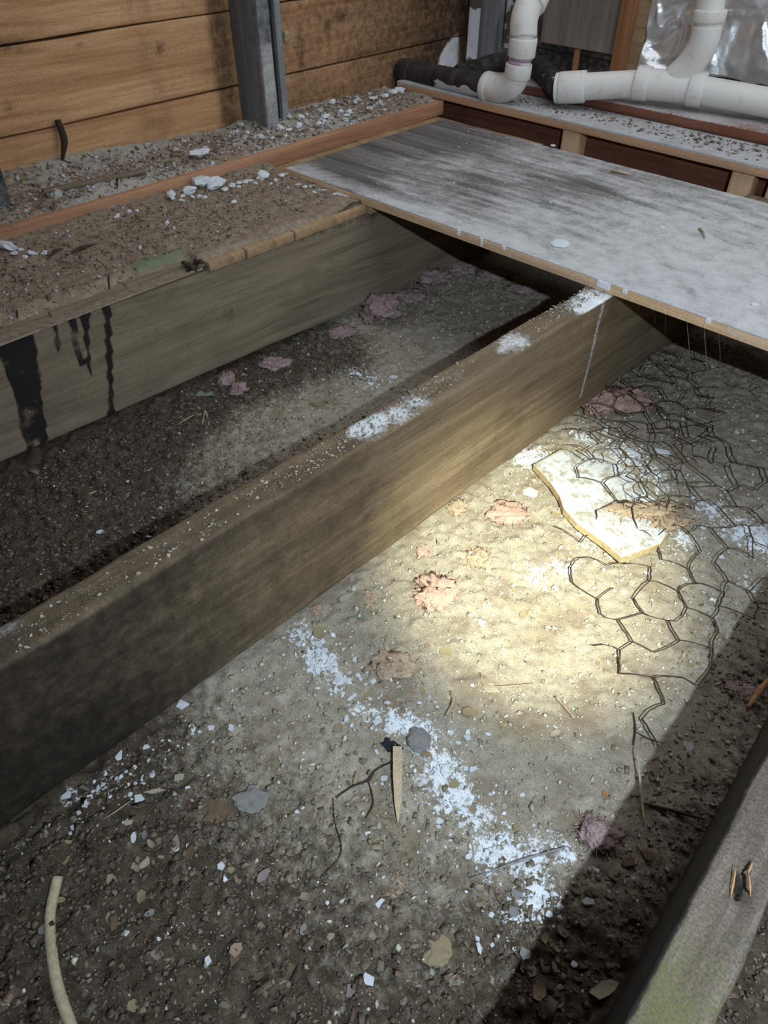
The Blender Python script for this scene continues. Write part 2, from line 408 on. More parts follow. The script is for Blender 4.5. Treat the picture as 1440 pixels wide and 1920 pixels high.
def ground_h(x, y):
    """height of the dirt above GZ in u"""
    p = np.stack([x, y, np.zeros_like(x)], -1)
    d = dust_at(x, y)
    h = (fbm(p, 3.0, 3, 3)-0.5)*0.035
    lump = fbm(p, 26, 4, 11)
    h = h+(1-d)*(np.abs(lump-0.5)*2)**0.8*0.040+d*((fbm(p, 18, 3, 5)-0.5)*0.014+np.maximum(fbm(p, 55, 3, 6)-0.5, 0)*0.028)
    h = h+(1-d)*(fbm(p, 90, 2, 23)-0.5)*0.016+powder_at(x, y)*0.006
    # soil banked slightly against the joists
    h = h-0.022
    return h
GX0, GX1, GY0, GY1 = -2.93, 1.6, -0.95, 3.3
nx, ny = 630, 600
gx = np.linspace(GX0, GX1, nx); gy = np.linspace(GY0, GY1, ny)
XX, YY = np.meshgrid(gx, gy, indexing='ij')
HH = np.zeros_like(XX); DD = np.zeros_like(XX); PW = np.zeros_like(XX)
for i in range(0, nx, 40):
    HH[i:i+40] = ground_h(XX[i:i+40], YY[i:i+40]); DD[i:i+40] = dust_at(XX[i:i+40], YY[i:i+40]); PW[i:i+40] = powder_at(XX[i:i+40], YY[i:i+40])*np.clip(0.30+1.25*fbm(np.stack([XX[i:i+40], YY[i:i+40], 0*XX[i:i+40]], -1), 15, 3, 77), .2, 1.25)
idx = np.arange(nx*ny).reshape(nx, ny)
gq = np.stack([idx[:-1, :-1], idx[1:, :-1], idx[1:, 1:], idx[:-1, 1:]], -1).reshape(-1, 4)
gnd = link_mesh('floor', M3(np.stack([XX, YY, GZ+HH], -1).reshape(-1, 3)), gq, 'ground_soil', attrs={'dust': DD.ravel(), 'powder': PW.ravel()})
tag(gnd, 'bare dirt crawl space floor with pale dust and plaster powder', 'floor', kind='structure')
def gh(x, y):
    fx = (x-GX0)/(GX1-GX0)*(nx-1); fy = (y-GY0)/(GY1-GY0)*(ny-1)
    i = int(np.clip(fx, 0, nx-2)); j = int(np.clip(fy, 0, ny-2)); a = fx-i; b = fy-j
    return GZ+(HH[i, j]*(1-a)*(1-b)+HH[i+1, j]*a*(1-b)+HH[i, j+1]*(1-a)*b+HH[i+1, j+1]*a*b)
def GP(px, py):
    p = G(px, py); 
    for _ in range(3): p = atz(px, py, gh(p[0], p[1]))
    return p

# unseen walls and overhead cover added around the viewer to block ambient light
def light_blocker(name, dims, label, cat):
    V, F = rbox(*dims, cell=0.6, r=.004); tag(link_mesh(name, M3(V), F, 'panel_wood'), label, cat, kind='structure')
light_blocker('wall_front_blocker', (-2.985, 1.66, -1.02, -0.96, -1.45, 1.2), 'added unseen dark wall behind the viewer, put in to dim the foreground', 'wall')
light_blocker('wall_right_blocker', (1.6, 1.66, -1.02, 1.25, -1.45, 1.2), 'added unseen dark wall to the right of the viewer, put in to dim the joists', 'wall')
light_blocker('ceiling_blocker', (-2.985, 1.66, -1.02, 1.25, 1.2, 1.26), 'added unseen dark cover above the viewer, put in to dim the foreground', 'ceiling_blocker')

# ------------------------------------------------------------------ the three joists
def mid_dust(V):
    top = sstep(-1.012, -1.004, V[:, 2])
    d = np.zeros(len(V))
    for px, py, r, s in [(690,800,.045,1.0),(672,806,.03,1.0),(705,790,.04,.95),(745,775,.05,.62),(780,752,.04,.6),(960,640,.06,.55),(940,655,.03,.5),(1100,560,.07,.95),(1085,570,.05,.9),(1120,550,.05,.9),(850,705,.06,.25),(20,1180,.03,.4)]:
        q = atz(px, py, -1.0); d = np.maximum(d, s*np.exp(-(((V[:, 0]-q[0])*1.3)**2+(V[:, 1]-q[1])**2)/(2*(r*.75)**2)))
    d = d*top+0.12*top*fbm(V, 5, 3, 4)
    f = 1-top                                 # a pale drip on the face
    for (x1, y1), (x2, y2) in [((1128, 570), (1085, 745))]:
        a = atx(x1, y1, -.93); b = atx(x2, y2, -.93); tt = np.clip((V[:, 2]-b[2])/(a[2]-b[2]), 0, 1)
        yy = b[1]+(a[1]-b[1])*tt; d = np.maximum(d, f*0.5*np.exp(-((V[:, 1]-yy)/0.013)**2)*(V[:, 2] > b[2]))
    return d
def mid_stain_shade(V):
    face = 1-sstep(-1.012, -1.004, V[:, 2])
    s = 0.86*sstep(1.15, -0.05, V[:, 1])*(0.45+fbm(V, 4, 4, 9, (1, .4, 1)))*(0.72+0.28*face)  # own stain plus torch falloff painted in, darker toward the near end
    s = np.maximum(s, 0.5*sstep(-1.12, -1.0, V[:, 2])*sstep(1.5, 0.9, V[:, 1])*fbm(V, 6, 3, 2, (1, .3, 1))*1.3*face)
    for px, py, r, a in [(215,1230,.035,.75),(620,990,.05,.45),(540,1060,.045,.4)]:
        q = atx(px, py, -.94); rr = np.hypot((V[:, 1]-q[1])/2.6, V[:, 2]-q[2]); s = np.maximum(s, a*np.exp(-(rr/r)**2)*face)
        s = np.maximum(s, a*0.9*(0.5+0.5*np.cos(rr*6.283/.021+4*fbm(V, 9, 2, 71)))**2*np.exp(-(rr/.11)**2)*face)
    return s
box('floor_joist', (-1.022, -0.935, -0.7, 3.06, -1.385, -1.0), 'joist_brown_wood', cell=0.0065, r=0.010, amp=0.006, scale=5, seed=2,
    attrs={'dust': mid_dust, 'stain_shade': mid_stain_shade}, rot=(-0.012, -0.94, 0.9))
tag(bpy.data.objects['floor_joist'], 'brown floor joist through the middle with white plaster patches on top', 'joist', 'floor joists')

def left_stain(V):
    s = np.zeros(len(V)); f = sstep(-2.06, -2.02, V[:, 0])
    def drip(px1, py1, px2, py2, w1, w2, a=1.0):
        A = atx(px1, py1, -2.02); B = atx(px2, py2, -2.02)
        tt = np.clip((A[2]-V[:, 2])/(A[2]-B[2]), 0, 1); yy = A[1]+(B[1]-A[1])*tt; w = w1+(w2-w1)*tt
        w = w*(0.45+1.0*fbm(V, 22, 4, 21))
        k = 1-sstep(0.75, 1.1, np.abs(V[:, 1]-yy)/w); return a*k*(0.35+0.9*fbm(V, 11, 3, 22))*(V[:, 2] > B[2]-0.004)
    for q in [(20,620,62,850,.040,.022),(5,640,45,760,.03,.02),(50,640,80,830,.03,.022),(98,590,108,655,.012,.009),(128,580,150,680,.018,.012),(152,570,168,710,.018,.005),(195,555,207,780,.013,.016)]:
        s = np.maximum(s, drip(*q))
    s = np.maximum(s, 0.45*np.exp(-(((V[:, 1]-atx(430,620,-2)[1])/.06)**2+((V[:, 2]+1.2)/.05)**2)))
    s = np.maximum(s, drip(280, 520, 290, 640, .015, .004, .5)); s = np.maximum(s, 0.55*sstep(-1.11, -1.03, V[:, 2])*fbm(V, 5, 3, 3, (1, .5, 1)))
    return s*f
o = box('floor_joist', (-2.085, -1.99, -0.3, 3.06, -1.385, -1.032), 'joist_grey_wood', cell=0.012, r=0.006, amp=0.004, scale=4, seed=5,
    attrs={'dust': lambda V: 0.18*fbm(V, 4, 3, 8), 'stain_shade': left_stain}, rot=(-0.045, -2.0, 1.25))
tag(o, 'grey-brown floor joist with black drip stains below the dirt-covered subfloor', 'joist', 'floor joists')

def right_dust(V):
    return 0.8*sstep(0.66, 0.38, V[:, 1])*(0.4+fbm(V, 9, 4, 3))*0.95
def right_dark(V):
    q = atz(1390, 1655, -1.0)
    # the left face and its worn arris are darker
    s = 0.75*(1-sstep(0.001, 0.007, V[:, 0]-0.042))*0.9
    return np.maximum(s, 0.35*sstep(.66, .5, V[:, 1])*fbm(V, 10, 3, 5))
RJ = thing('floor_joist', (0.08, 0.7, -1.38), 'weathered mossy floor joist with a splintered gouge, nearest the camera', 'joist', 'floor joists')
RROT = (0.055, 0.06, 0.5)
V, F = rbox(0.040, 0.122, -0.5, 3.06, -1.385, -1.0, cell=0.008, r=0.010)
V = jitter(V, 0.003, 8, 31); V = jitter(V, 0.0016, 60, 33)
hq = np.array([0.083, 0.50]); q = atz(1390, 1655, -1.0)
c_, s_ = math.cos(-RROT[0]), math.sin(-RROT[0]); dx, dy = q[0]-RROT[1], q[1]-RROT[2]
hq = np.array([RROT[1]+c_*dx-s_*dy, RROT[2]+s_*dx+c_*dy])
ang = 0.35
lx = (V[:, 0]-hq[0])*math.cos(ang)+(V[:, 1]-hq[1])*math.sin(ang); ly = -(V[:, 0]-hq[0])*math.sin(ang)+(V[:, 1]-hq[1])*math.cos(ang)
hole = np.exp(-((lx/0.006)**2+(ly/0.026)**2))
V[:, 2] -= 0.03*hole*(V[:, 2] > -1.05)
at = {'dust': right_dust(V), 'stain_shade': np.maximum(right_dark(V), hole*1.2)}
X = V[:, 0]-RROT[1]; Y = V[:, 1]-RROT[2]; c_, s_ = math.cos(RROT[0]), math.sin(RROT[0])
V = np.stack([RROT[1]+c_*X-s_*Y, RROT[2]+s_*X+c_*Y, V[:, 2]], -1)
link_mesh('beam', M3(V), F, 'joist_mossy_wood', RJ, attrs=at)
for dx, dy, L, a in [(-0.0085, -0.008, .022, .3), (0.0075, 0.004, .016, .55), (0.000, 0.024, .010, .1)]:
    p = np.array([q[0]+dx, q[1]+dy, -0.998]); d = np.array([-math.sin(a), math.cos(a), 0])
    V, F = tube_geo([p-d*L, p-d*L*.3+[0, 0, .003], p+d*L*.4+[0, 0, .004], p+d*L+[0, 0, .002]], [.0005, .0016, .0014, .0004], 5)
    link_mesh('splinter', M3(V), F, 'orange_chip', RJ)

# ------------------------------------------------------------------ left side: subfloor, sole plate, wall
SF = thing('subfloor', (-2.4, 1.2, -1.03), 'broken subfloor boards with pale sawn ends resting on the stained left joist', 'floor boards')
ys = [-0.2, 0.02, 0.25, 0.49, 0.72, 0.97, atx(385, 480, -1.985)[1], atx(455, 462, -1.985)[1], atx(545, 432, -1.985)[1], 1.94, 2.2, 2.46, 2.74, 3.02]
for i in range(len(ys)-1):
    ok = i >= 6
    edge = -1.975+0.008*random.random() if ok else -2.045+0.02*random.random()
    edge += 0.03*max(0, (ys[i]-1.2)) if ok else 0.0
    box('plank', (-2.93, edge, ys[i]+0.002, ys[i+1]-0.002, -1.031, -1.0 if ok else -1.008), 'board_wood' if ok else 'joist_grey_wood', SF, cell=0.03, r=0.003, amp=0.0025, scale=12, seed=50+i,
        attrs={'dust': lambda V: 0.25*fbm(V, 9, 3, 8), 'stain_shade': lambda V: 0.3*fbm(V, 7, 3, 1)})
box('sole_plate', (-2.928, -2.548, -0.2, 3.06, -1.0, -0.939), 'plate_wood', cell=0.02, r=0.004, amp=0.003, scale=4, seed=61,
    attrs={'dust': lambda V: 0.35*sstep(-0.948, -0.941, V[:, 2])*(0.3+fbm(V, 7, 3, 4)), 'stain_shade': lambda V: 0.42*fbm(V, 5, 4, 6, (1, 1, 1))})
tag(bpy.data.objects['sole_plate'], 'reddish sole plate along the plank wall with plaster crumbs at its foot', 'plate')

WL = bpy.data.objects.new('wall_left', None); COL.objects.link(WL); WL['_o'] = [-2.95*S, 1.8*S, 0.4*S]; WL.location = WL['_o']
tag(WL, 'wall of wide horizontal orange-brown sheathing planks', 'wall', kind='structure')
zj = [-1.45, -1.03, -0.785, -0.515, -0.25, 0.02, 0.28, 0.55, 0.85, 1.2]  # upper courses carried on out of view to block sky light
def pl_stain_shade(V):
    y, z = V[:, 1], V[:, 2]
    s = 0.52*sstep(2.2, 2.3, y)*(0.6+0.6*fbm(V, 3, 4, 12))+0.30*sstep(3.0, 3.5, y)
    s = np.maximum(s, 0.58*np.exp(-((y-2.065)/0.065)**4))           # stud's soft shadow painted into the planks beside it
    for px, py, ry, rz, a in [(640,30,.10,.05,.66),(615,50,.06,.05,.62),(20,85,.10,.03,.55),(300,90,.03,.03,.6),(240,15,.05,.05,.3),(18,205,.03,.03,.5),(150,85,.03,.012,.5),(720,30,.10,.10,.4),(565,90,.05,.2,.6),(655,100,.02,.2,.45),(640,200,.6,.03,.4),(345,10,.04,.02,.4)]:
        q = atx(px, py, -2.93); s = np.maximum(s, a*np.exp(-(((y-q[1])/ry)**2+((z-q[2])/rz)**2)))
    s = np.maximum(s, 0.55*sstep(-0.86, -0.95, z)*fbm(V, 6, 3, 2))
    return s*(1-sstep(.3, .6, pl_paint(V)))
def pl_paint(V):
    y, z = V[:, 1], V[:, 2]; q = atx(835, 115, -2.93)
    return 1.25*sstep(.12, .02, np.abs(y-q[1]-.03))*sstep(q[2]+.10+.0*z, q[2]+.02, z-0.55*(y-q[1]))*(z < q[2]+.12)*(0.35+1.3*fbm(V, 9, 4, 19, (1, 1, .5)))
for i in range(len(zj)-1):
    for k, (a, b) in enumerate([(-0.95, 2.18), (2.184, 3.715)] if i in (2, 3) else [(-0.95, 3.715)]):
        box('plank', (-2.985, -2.933, a, b, zj[i]+0.003, zj[i+1]-0.003), 'plank_wood', WL, cell=0.02, r=0.006, amp=0.004, scale=3, seed=70+i*3+k, attrs={'stain_shade': pl_stain_shade, 'dust': pl_paint})

SB = -0.9385
box('backing', (-3.03, -2.99, -0.95, 3.72, -1.45, 1.2), 'panel_wood', WL, cell=0.3, r=0.004)
st = thing('wall_stud', (-2.82, 2.19, SB), 'grey weathered wall stud with a pale front edge against the orange planks', 'stud', 'wall studs')
box('stud', (-2.93, -2.745, 2.125, 2.185, SB, 0.28), 'stud_grey_wood', st, cell=0.02, r=0.004, amp=0.003, scale=5, seed=90,
    attrs={'dust': lambda V: 0.5*np.exp(-((V[:, 0]+2.748)/0.01)**2)*(0.1+fbm(V, 14, 3, 5))+0.25*(V[:, 2] < -0.6), 'stain_shade': lambda V: 0.75*fbm(V, 4, 3, 5, (1, 1, .5))*sstep(-0.72, -0.6, V[:, 2])})
box('backing_strip', (-2.93, -2.77, 2.187, 2.215, SB, 0.28), 'stud_grey_wood', st, cell=0.03, r=0.003, amp=0.002, scale=5, seed=91, attrs={'stain_shade': lambda V: 0.75+0*V[:, 0]})
box('edge_strip', (-2.93, -2.752, 2.217, 2.25, SB, 0.28), 'stud_grey_wood', st, cell=0.02, r=0.004, amp=0.003, scale=7, seed=92, attrs={'dust': lambda V: 0.75*fbm(V, 9, 3, 9, (1, 1, .4)), 'stain_shade': lambda V: 0.4*fbm(V, 9, 3, 2)})
q = atx(536, 67, -2.75)
Vk, Fk = rbox(q[0]-.012, q[0]+.012, q[1]-.012, q[1]+.012, q[2]-.02, q[2]+.016, cell=.006, r=.01)
link_mesh('knob', M3(jitter(Vk, .004, 60, 5)), Fk, 'tan_chip', st)
st2 = thing('wall_stud', (-2.82, 0.94, SB), 'dark wall stud cut off by the left edge of the picture', 'stud', 'wall studs')
box('stud', (-2.93, -2.73, 0.90, 0.966, SB, 0.28), 'stud_grey_wood', st2, cell=0.03, r=0.004, amp=0.003, scale=5, seed=94, attrs={'stain_shade': lambda V: 0.5*fbm(V, 4, 3, 5)+.2})

# dirt lying on the subfloor and on the plate
def layer(name, x0, x1, y0, y1, zf, base, label, cat, attrs, cell=0.008):
    a = np.linspace(x0, x1, int((x1-x0)/cell)+2); b = np.linspace(y0, y1, int((y1-y0)/cell)+2)
    A, B = np.meshgrid(a, b, indexing='ij'); Z = zf(A, B)
    n, m = A.shape; idx = np.arange(n*m).reshape(n, m)
    q = np.stack([idx[:-1, :-1], idx[1:, :-1], idx[1:, 1:], idx[:-1, 1:]], -1).reshape(-1, 4)
    V = np.stack([A, B, Z], -1).reshape(-1, 3)
    # drop the rim to the base and close the underside so the layer is a solid heap
    rim = np.concatenate([idx[:, 0], idx[-1, 1:], idx[-2::-1, -1], idx[0, -2:0:-1]])
    lo = V[rim].copy(); lo[:, 2] = base; nb = len(V); V = np.concatenate([V, lo]); k = len(rim)
    sq = np.array([[rim[i], nb+i, nb+(i+1) % k, rim[(i+1) % k]] for i in range(k)])
    o = link_mesh(name, M3(V), np.concatenate([q, sq[:, ::-1]]), 'loose_dirt_layer', attrs={kk: f(V) for kk, f in attrs.items()})
    return tag(o, label, cat, kind='stuff'), (lambda x, y: float(zf(np.array([[x]]), np.array([[y]]))[0, 0]))
def zf1(A, B):
    p = np.stack([A, B, 0*A], -1)
    edge = np.where(B < 1.22, -2.035+0.04*(fbm(p, 12, 3, 9)-0.5), -1.985+0.03*np.maximum(0, B-1.2)+0.02*(fbm(p, 9, 3, 9)-.5))
    near = sstep(0.0, np.where(B < 1.22, 0.05, 0.03), edge-A)
    h = 0.004+0.016*near+near*(fbm(p, 7, 4, 41)-.5)*.022+near*(fbm(p, 45, 3, 42)-.5)*.012
    h = h-0.012*(1-near)+0.016*sstep(-2.45, -2.55, A)
    return -1.005+np.maximum(h*sstep(1.98, 1.93, B), -0.002)+np.where(B > 1.22, 0, -0.012*(1-near))
sub_layer, sub_h = layer('loose_dirt', -2.56, -1.985, -0.15, 1.98, zf1, -1.012, 'brown gritty dirt spread over the subfloor boards', 'dirt',
      {'dust': lambda V: 0.16+0.3*(fbm(V, 5, 3, 4)-.4), 'stain_shade': lambda V: 0.75*np.exp(-(((V[:, 0]+2.09)/.035)**2+((V[:, 1]-1.12)/.14)**2))})
def zf2(A, B):
    p = np.stack([A, B, 0*A], -1)
    h = 0.012+(fbm(p, 6, 4, 43)-.5)*.03+(fbm(p, 40, 3, 44)-.5)*.014
    h = h+0.045*sstep(-2.8, -2.93, A)*sstep(2.2, 1.0, B)+0.028*np.exp(-((B-2.25)/.12)**2)*sstep(-2.65, -2.8, A)
    return -0.941+h*sstep(-2.565, -2.62, A)
plate_layer, plate_h = layer('loose_dirt', -2.925, -2.555, -0.15, 3.04, zf2, -0.99, 'pale plaster dust and dirt heaped on the sole plate below the planks', 'dirt',
      {'dust': lambda V: 0.50+1.0*(fbm(V, 4, 3, 6)-.5), 'stain_shade': lambda V: 0*V[:, 0]})

# ------------------------------------------------------------------ plywood sheet and the back platform
PLY = thing('plywood_sheet', (-1.1, 2.42, -1.0), 'dusty grey plywood sheet laid over the joists with a raw orange edge', 'plywood')
def ply_dust(V):
    x, y = V[:, 0], V[:, 1]
    st = fbm(V, 1.0, 4, 81, (5, 42, 1)); arc = np.hypot(x+1.55, (y-1.75)*1.6)
    st2 = fbm(np.stack([arc*38, np.arctan2(y-1.75, x+1.55)*2.2, 0*x], -1), 1.0, 3, 83)
    big = fbm(V, 2.2, 3, 85)
    d = 0.44+0.75*(st-.5)+0.5*(st2-.5)+0.75*(big-.5)+0.35*(fbm(V, 30, 3, 87)-.5)
    for px, py, r, a in [(760,262,.22,-.5),(690,272,.12,-.3),(650,305,.16,-.4),(860,270,.2,-.35),(880,345,.2,-.30),(1100,355,.14,-.28),(1030,330,.14,-.22),(700,330,.12,-.2),(1200,420,.25,.15),(960,380,.10,.15),(1000,450,.2,.18),(800,400,.12,.34),(1300,520,.3,.30),(1100,500,.2,.30),(1400,600,.3,.30),(1420,430,.3,.15)]:
        q = atz(px, py, -.97); d = d+a*np.exp(-((x-q[0])**2+(y-q[1])**2)/(2*(r*.7)**2))
    d = d+0.35*np.exp(-((y-1.95)/.05)**2)
    return np.clip(d, 0, 1.0)
box('veneer_top', (-2.42, 0.5, 1.937, 2.90, -0.9705, -0.9670), 'ply_wood', PLY, cell=0.012, r=0.001, attrs={'dust': ply_dust, 'stain_shade': lambda V: 0*V[:, 0]})
ply_edge_dust = lambda V: 0.5*(fbm(V, 6, 3, 7) > .62)*fbm(V, 20, 2, 3)
box('core', (-2.42, 0.5, 1.935, 2.90, -0.9920, -0.9708), 'ply_edge_wood', PLY, cell=0.03, r=0.001, attrs={'dust': ply_edge_dust})
box('veneer_bottom', (-2.42, 0.5, 1.936, 2.90, -0.9985, -0.9922), 'ply_edge_wood', PLY, cell=0.05, r=0.001, attrs={'stain_shade': lambda V: 0.2+0*V[:, 0]})
for px, w, h in [(860,5,12),(903,4,18),(945,4,9),(1132,16,15),(1172,6,9),(1328,5,9)]:
    a = aty(px, 318+0.358*(px-540), 1.934)
    sx = w/430.0; V, F = rbox(a[0]-sx*.6, a[0]+sx*.6, 1.9305, 1.9345, -0.969-h/760.0, -0.9665, cell=.006, r=.003)
    link_mesh('paint_drip', M3(jitter(V, .002, 60, px)), F, 'plaster', PLY)

SHZ = -0.897
box('platform_board', (-2.86, 0.5, 3.05, 3.32, -0.935, SHZ), 'shelf_wood', cell=0.02, r=0.003, amp=0.0015, scale=4, seed=101, rot=(-0.006, -1.9, 3.05),
    attrs={'dust': lambda V: 1.1*sstep(SHZ-0.006, SHZ-0.002, V[:, 2])*(0.4+0.7*fbm(V, 6, 4, 4)), 'stain_shade': lambda V: 0.35*fbm(V, 6, 3, 4)})
tag(bpy.data.objects['platform_board'], 'long dusty board on short blocks behind the plywood sheet', 'board')
box('rim_joist', (-2.925, 0.5, 3.135, 3.195, -1.43, -0.936), 'red_wood', cell=0.03, r=0.004, amp=0.002, scale=4, seed=103, attrs={'stain_shade': lambda V: 0.35*fbm(V, 5, 3, 4), 'dust': lambda V: 0.25*fbm(V, 5, 3, 9)})
tag(bpy.data.objects['rim_joist'], 'dark red rim joist in shadow under the platform board', 'joist')
BL = ['pale pine block under the platform board, nearest the white pipe elbow', 'pale pine block under the platform board, further right near the picture edge', 'pale pine block under the platform board, farthest right at the picture edge']
for lab, px in zip(BL, (1071, 1391, 1462)):
    a = aty(px, 262+(px-1071)*0.24, 3.075)
    o = box('support_block', (a[0]-.043, a[0]+.043, 3.065, 3.134, -1.10, -0.9365), 'block_wood', cell=0.02, r=0.003, amp=0.001, seed=110, attrs={'stain_shade': lambda V: 0.1*fbm(V, 20, 2, 4)})
    tag(o, lab, 'block', 'support blocks under the platform board')
L_ = box('ledger', (-2.54, 0.5, 3.06, 3.134, -1.16, -1.101), 'red_wood', cell=0.04, r=0.004, attrs={'stain_shade': lambda V: 0.3+0*V[:, 0]})
tag(L_, 'dark ledger strip the pine blocks stand on behind the plywood', 'board')
box('wall_sill', (-2.6, 0.5, 3.285, 3.62, -0.896, -0.852), 'red_wood', cell=0.02, r=0.008, amp=0.006, scale=5, seed=121, rot=(0.02, -1.9, 3.29),
    attrs={'dust': lambda V: 0.6*sstep(-0.86, -0.853, V[:, 2])*(fbm(V, 6, 3, 4)+.3)+0.35*fbm(V, 8, 3, 11), 'stain_shade': lambda V: 0.25*fbm(V, 6, 3, 4)})
tag(bpy.data.objects['wall_sill'], 'worn dark red sill beam running under the horizontal white pipe', 'beam')

# ------------------------------------------------------------------ back wall
YB = 3.72
WB = bpy.data.objects.new('wall_back', None); COL.objects.link(WB); WB['_o'] = [-1.2*S, (YB+.05)*S, 0.4*S]; WB.location = WB['_o']
tag(WB, 'dark back wall of boards behind the pipes', 'wall', kind='structure')
for i, (a, b) in enumerate([(-1.45, -1.05), (-1.047, -0.80), (-0.797, -0.50), (-0.497, -0.2), (-0.197, 0.28)]):
    box('plank', (-3.0, 0.5, YB+0.02, YB+0.07, a, b), 'panel_wood', WB, cell=0.05, r=0.005, amp=0.003, seed=130+i, attrs={'stain_shade': lambda V: 0.62+0.3*(fbm(V, 3, 3, 3)-.5)})
q0 = aty(1030, 85, YB); q1 = aty(1165, 85, YB)
o = box('plywood_sheet', (q0[0]-.05, q1[0]+.03, YB-0.012, YB+0.012, -0.765, 0.28), 'panel_wood', cell=0.03, r=0.002, attrs={'stain_shade': lambda V: 0.2*fbm(V, 4, 3, 3), 'dust': lambda V: 0.1*fbm(V, 8, 3, 1)})
tag(o, 'grey-brown plywood panel on the back wall left of the orange stud', 'panel')
q = aty(1082, 95, YB)
box('thin_batten', (q[0]-.012, q[0]+.012, YB-0.006, YB+0.018, -0.92, -0.768), 'stud_orange_wood', cell=0.03, r=0.003)
tag(bpy.data.objects['thin_batten'], 'thin wooden batten below the plywood panel on the back wall', 'batten')
qa = aty(1163, 40, 3.62); qb = aty(1196, 40, 3.62); qc = aty(1214, 40, 3.60)
st3 = thing('wall_stud', (qb[0], 3.66, -0.852), 'orange-brown wall stud with a pale edge beside the foil insulation', 'stud', 'wall studs')
box('stud', (qa[0], qb[0], 3.60, YB+.018, -0.852, 0.28), 'stud_orange_wood', st3, cell=0.03, r=0.003, amp=0.002, attrs={'stain_shade': lambda V: 0.3*fbm(V, 4, 3, 7)})
box('edge_strip', (qb[0]+.001, qc[0], 3.595, YB+.018, -0.852, 0.28), 'board_wood', st3, cell=0.03, r=0.003, amp=0.002)
# painted corner post
pA = aty(884, 20, 3.62); pB = aty(906, 20, 3.62); pC = aty(945, 20, 3.62); pD = aty(962, 20, 3.62)
st4 = thing('corner_post', (pB[0], 3.66, -0.94), 'corner post with flaking white paint and a bare grey edge', 'post')
box('painted_board', (pA[0], pB[0], 3.60, 3.66, -0.94, 0.28), 'white_paint', st4, cell=0.02, r=0.003, amp=0.002,
    attrs={'dust': lambda V: 0.72-0.5*np.exp(-((V[:, 2]+0.62)/.03)**2)-0.3*sstep(-.85, -.9, V[:, 2])})
box('bare_board', (pB[0]+.001, pC[0], 3.595, 3.68, -0.94, 0.28), 'stud_grey_wood', st4, cell=0.03, r=0.003, amp=0.002, attrs={'dust': lambda V: 0.2*fbm(V, 8, 3, 2)})
box('painted_edge', (pC[0]+.012, pD[0]+.03, 3.62, 3.68, -0.80, 0.28), 'white_paint', st4, cell=0.02, r=0.003, amp=0.002, attrs={'dust': lambda V: 0.5+0.4*(fbm(V, 9, 3, 2)-.5)})

# foil faced insulation, a crumpled solid sheet between the studs
def foil(name, px0, px1, zb, seed, label):
    x0 = aty(px0, 40, 3.6)[0]; x1 = aty(px1, 60, 3.6)[0]; n, m = 90, 110
    A, B = np.meshgrid(np.linspace(x0, x1, n), np.linspace(0, 1, m), indexing='ij')
    bot = zb+0.05*(fbm(np.stack([A*9, 0*A, 0*A+seed], -1), 1, 3, seed)-.5)
    Z = bot+(0.28-bot)*B; p = np.stack([A, 0*A, Z], -1)
    w1 = np.stack([fbm(p, 5, 3, seed+2), 0*A, fbm(p, 5, 3, seed+3)], -1)
    rid = 1-np.abs(fbm(p+w1*.3, 4, 2, seed+5)*2-1); rid2 = 1-np.abs(fbm(p+w1*.3, 11, 2, seed+6)*2-1)
    Y = 3.645-0.06*rid**2-0.018*rid2**2
    f = np.stack([A, Y, Z], -1).reshape(-1, 3); b = f.copy(); b[:, 1] = 3.735
    idx = np.arange(n*m).reshape(n, m)
    q = np.stack([idx[:-1, :-1], idx[1:, :-1], idx[1:, 1:], idx[:-1, 1:]], -1).reshape(-1, 4)
    rim = np.concatenate([idx[:, 0], idx[-1, 1:], idx[-2::-1, -1], idx[0, -2:0:-1]]); k = len(rim)
    sq = np.array([[rim[i], n*m+rim[i], n*m+rim[(i+1) % k], rim[(i+1) % k]] for i in range(k)])
    o = link_mesh(name, M3(np.concatenate([f, b])), np.concatenate([q, q[:, ::-1]+n*m, sq]), 'foil')
    tag(o, label, 'insulation', 'foil insulation batts')
foil('foil_insulation', 1216, 1338, -0.80, 5, 'crumpled silver foil insulation between the orange stud and the white riser')
foil('foil_insulation', 1340, 1560, -0.77, 9, 'crumpled silver foil insulation right of the white riser pipe')

# ------------------------------------------------------------------ pipes
# horizontal white run with a tee
A = aty(1050, 165, 3.20); B = aty(1210, 157, 3.34); Cc = aty(1300, 167, 3.40); D = aty(1440, 193, 3.45); Dx = D+(D-Cc)*5.0
run = thing('drain_pipe', A-[0, 0, .08], 'white plastic drain pipe with a tee and riser above the red sill', 'pipe', 'white plastic pipes')
u1 = (B-A)/np.linalg.norm(B-A)
tube('pipe_run', [A+u1*.01, A+u1*.1, B, Cc, D, Dx], .054, 'pvc', run, n=28)
ring('coupling', A-u1*.005, A+u1*.115, .064, 'pvc', run, .008)
ring('end_collar', A-u1*.02, A-u1*.004, .061, 'pvc', run, .004)
u2 = (Cc-B)/np.linalg.norm(Cc-B)
tee = tube('tee', [B-u2*.03, B, Cc, Cc+u2*.03], .060, 'pvc', run, n=28)
ring('hub', B-u2*.045, B+u2*.02, .067, 'pvc', tee, .008)
ring('hub', Cc-u2*.02, Cc+u2*.045, .067, 'pvc', tee, .008)
e0 = B*.35+Cc*.65
rp = smooth_path([e0-[.05, 0, .01], aty(1290, 125, 3.40), aty(1316, 88, 3.40), aty(1327, 48, 3.40), aty(1333, 0, 3.40)], 8)
up = rp[-1]; rp = np.vstack([rp, up+[0, 0, .35], up+[0, 0, .7]])
tube('branch_bend', rp[:-10], .058, 'pvc', run, n=28)
tube('riser', rp[-12:], .053, 'pvc', run, n=28)
c1 = aty(1328, 42, 3.40); c2 = aty(1332, 24, 3.40); ring('riser_coupling', c1, c2+(c2-c1)*.4, .063, 'pvc', run, .007)

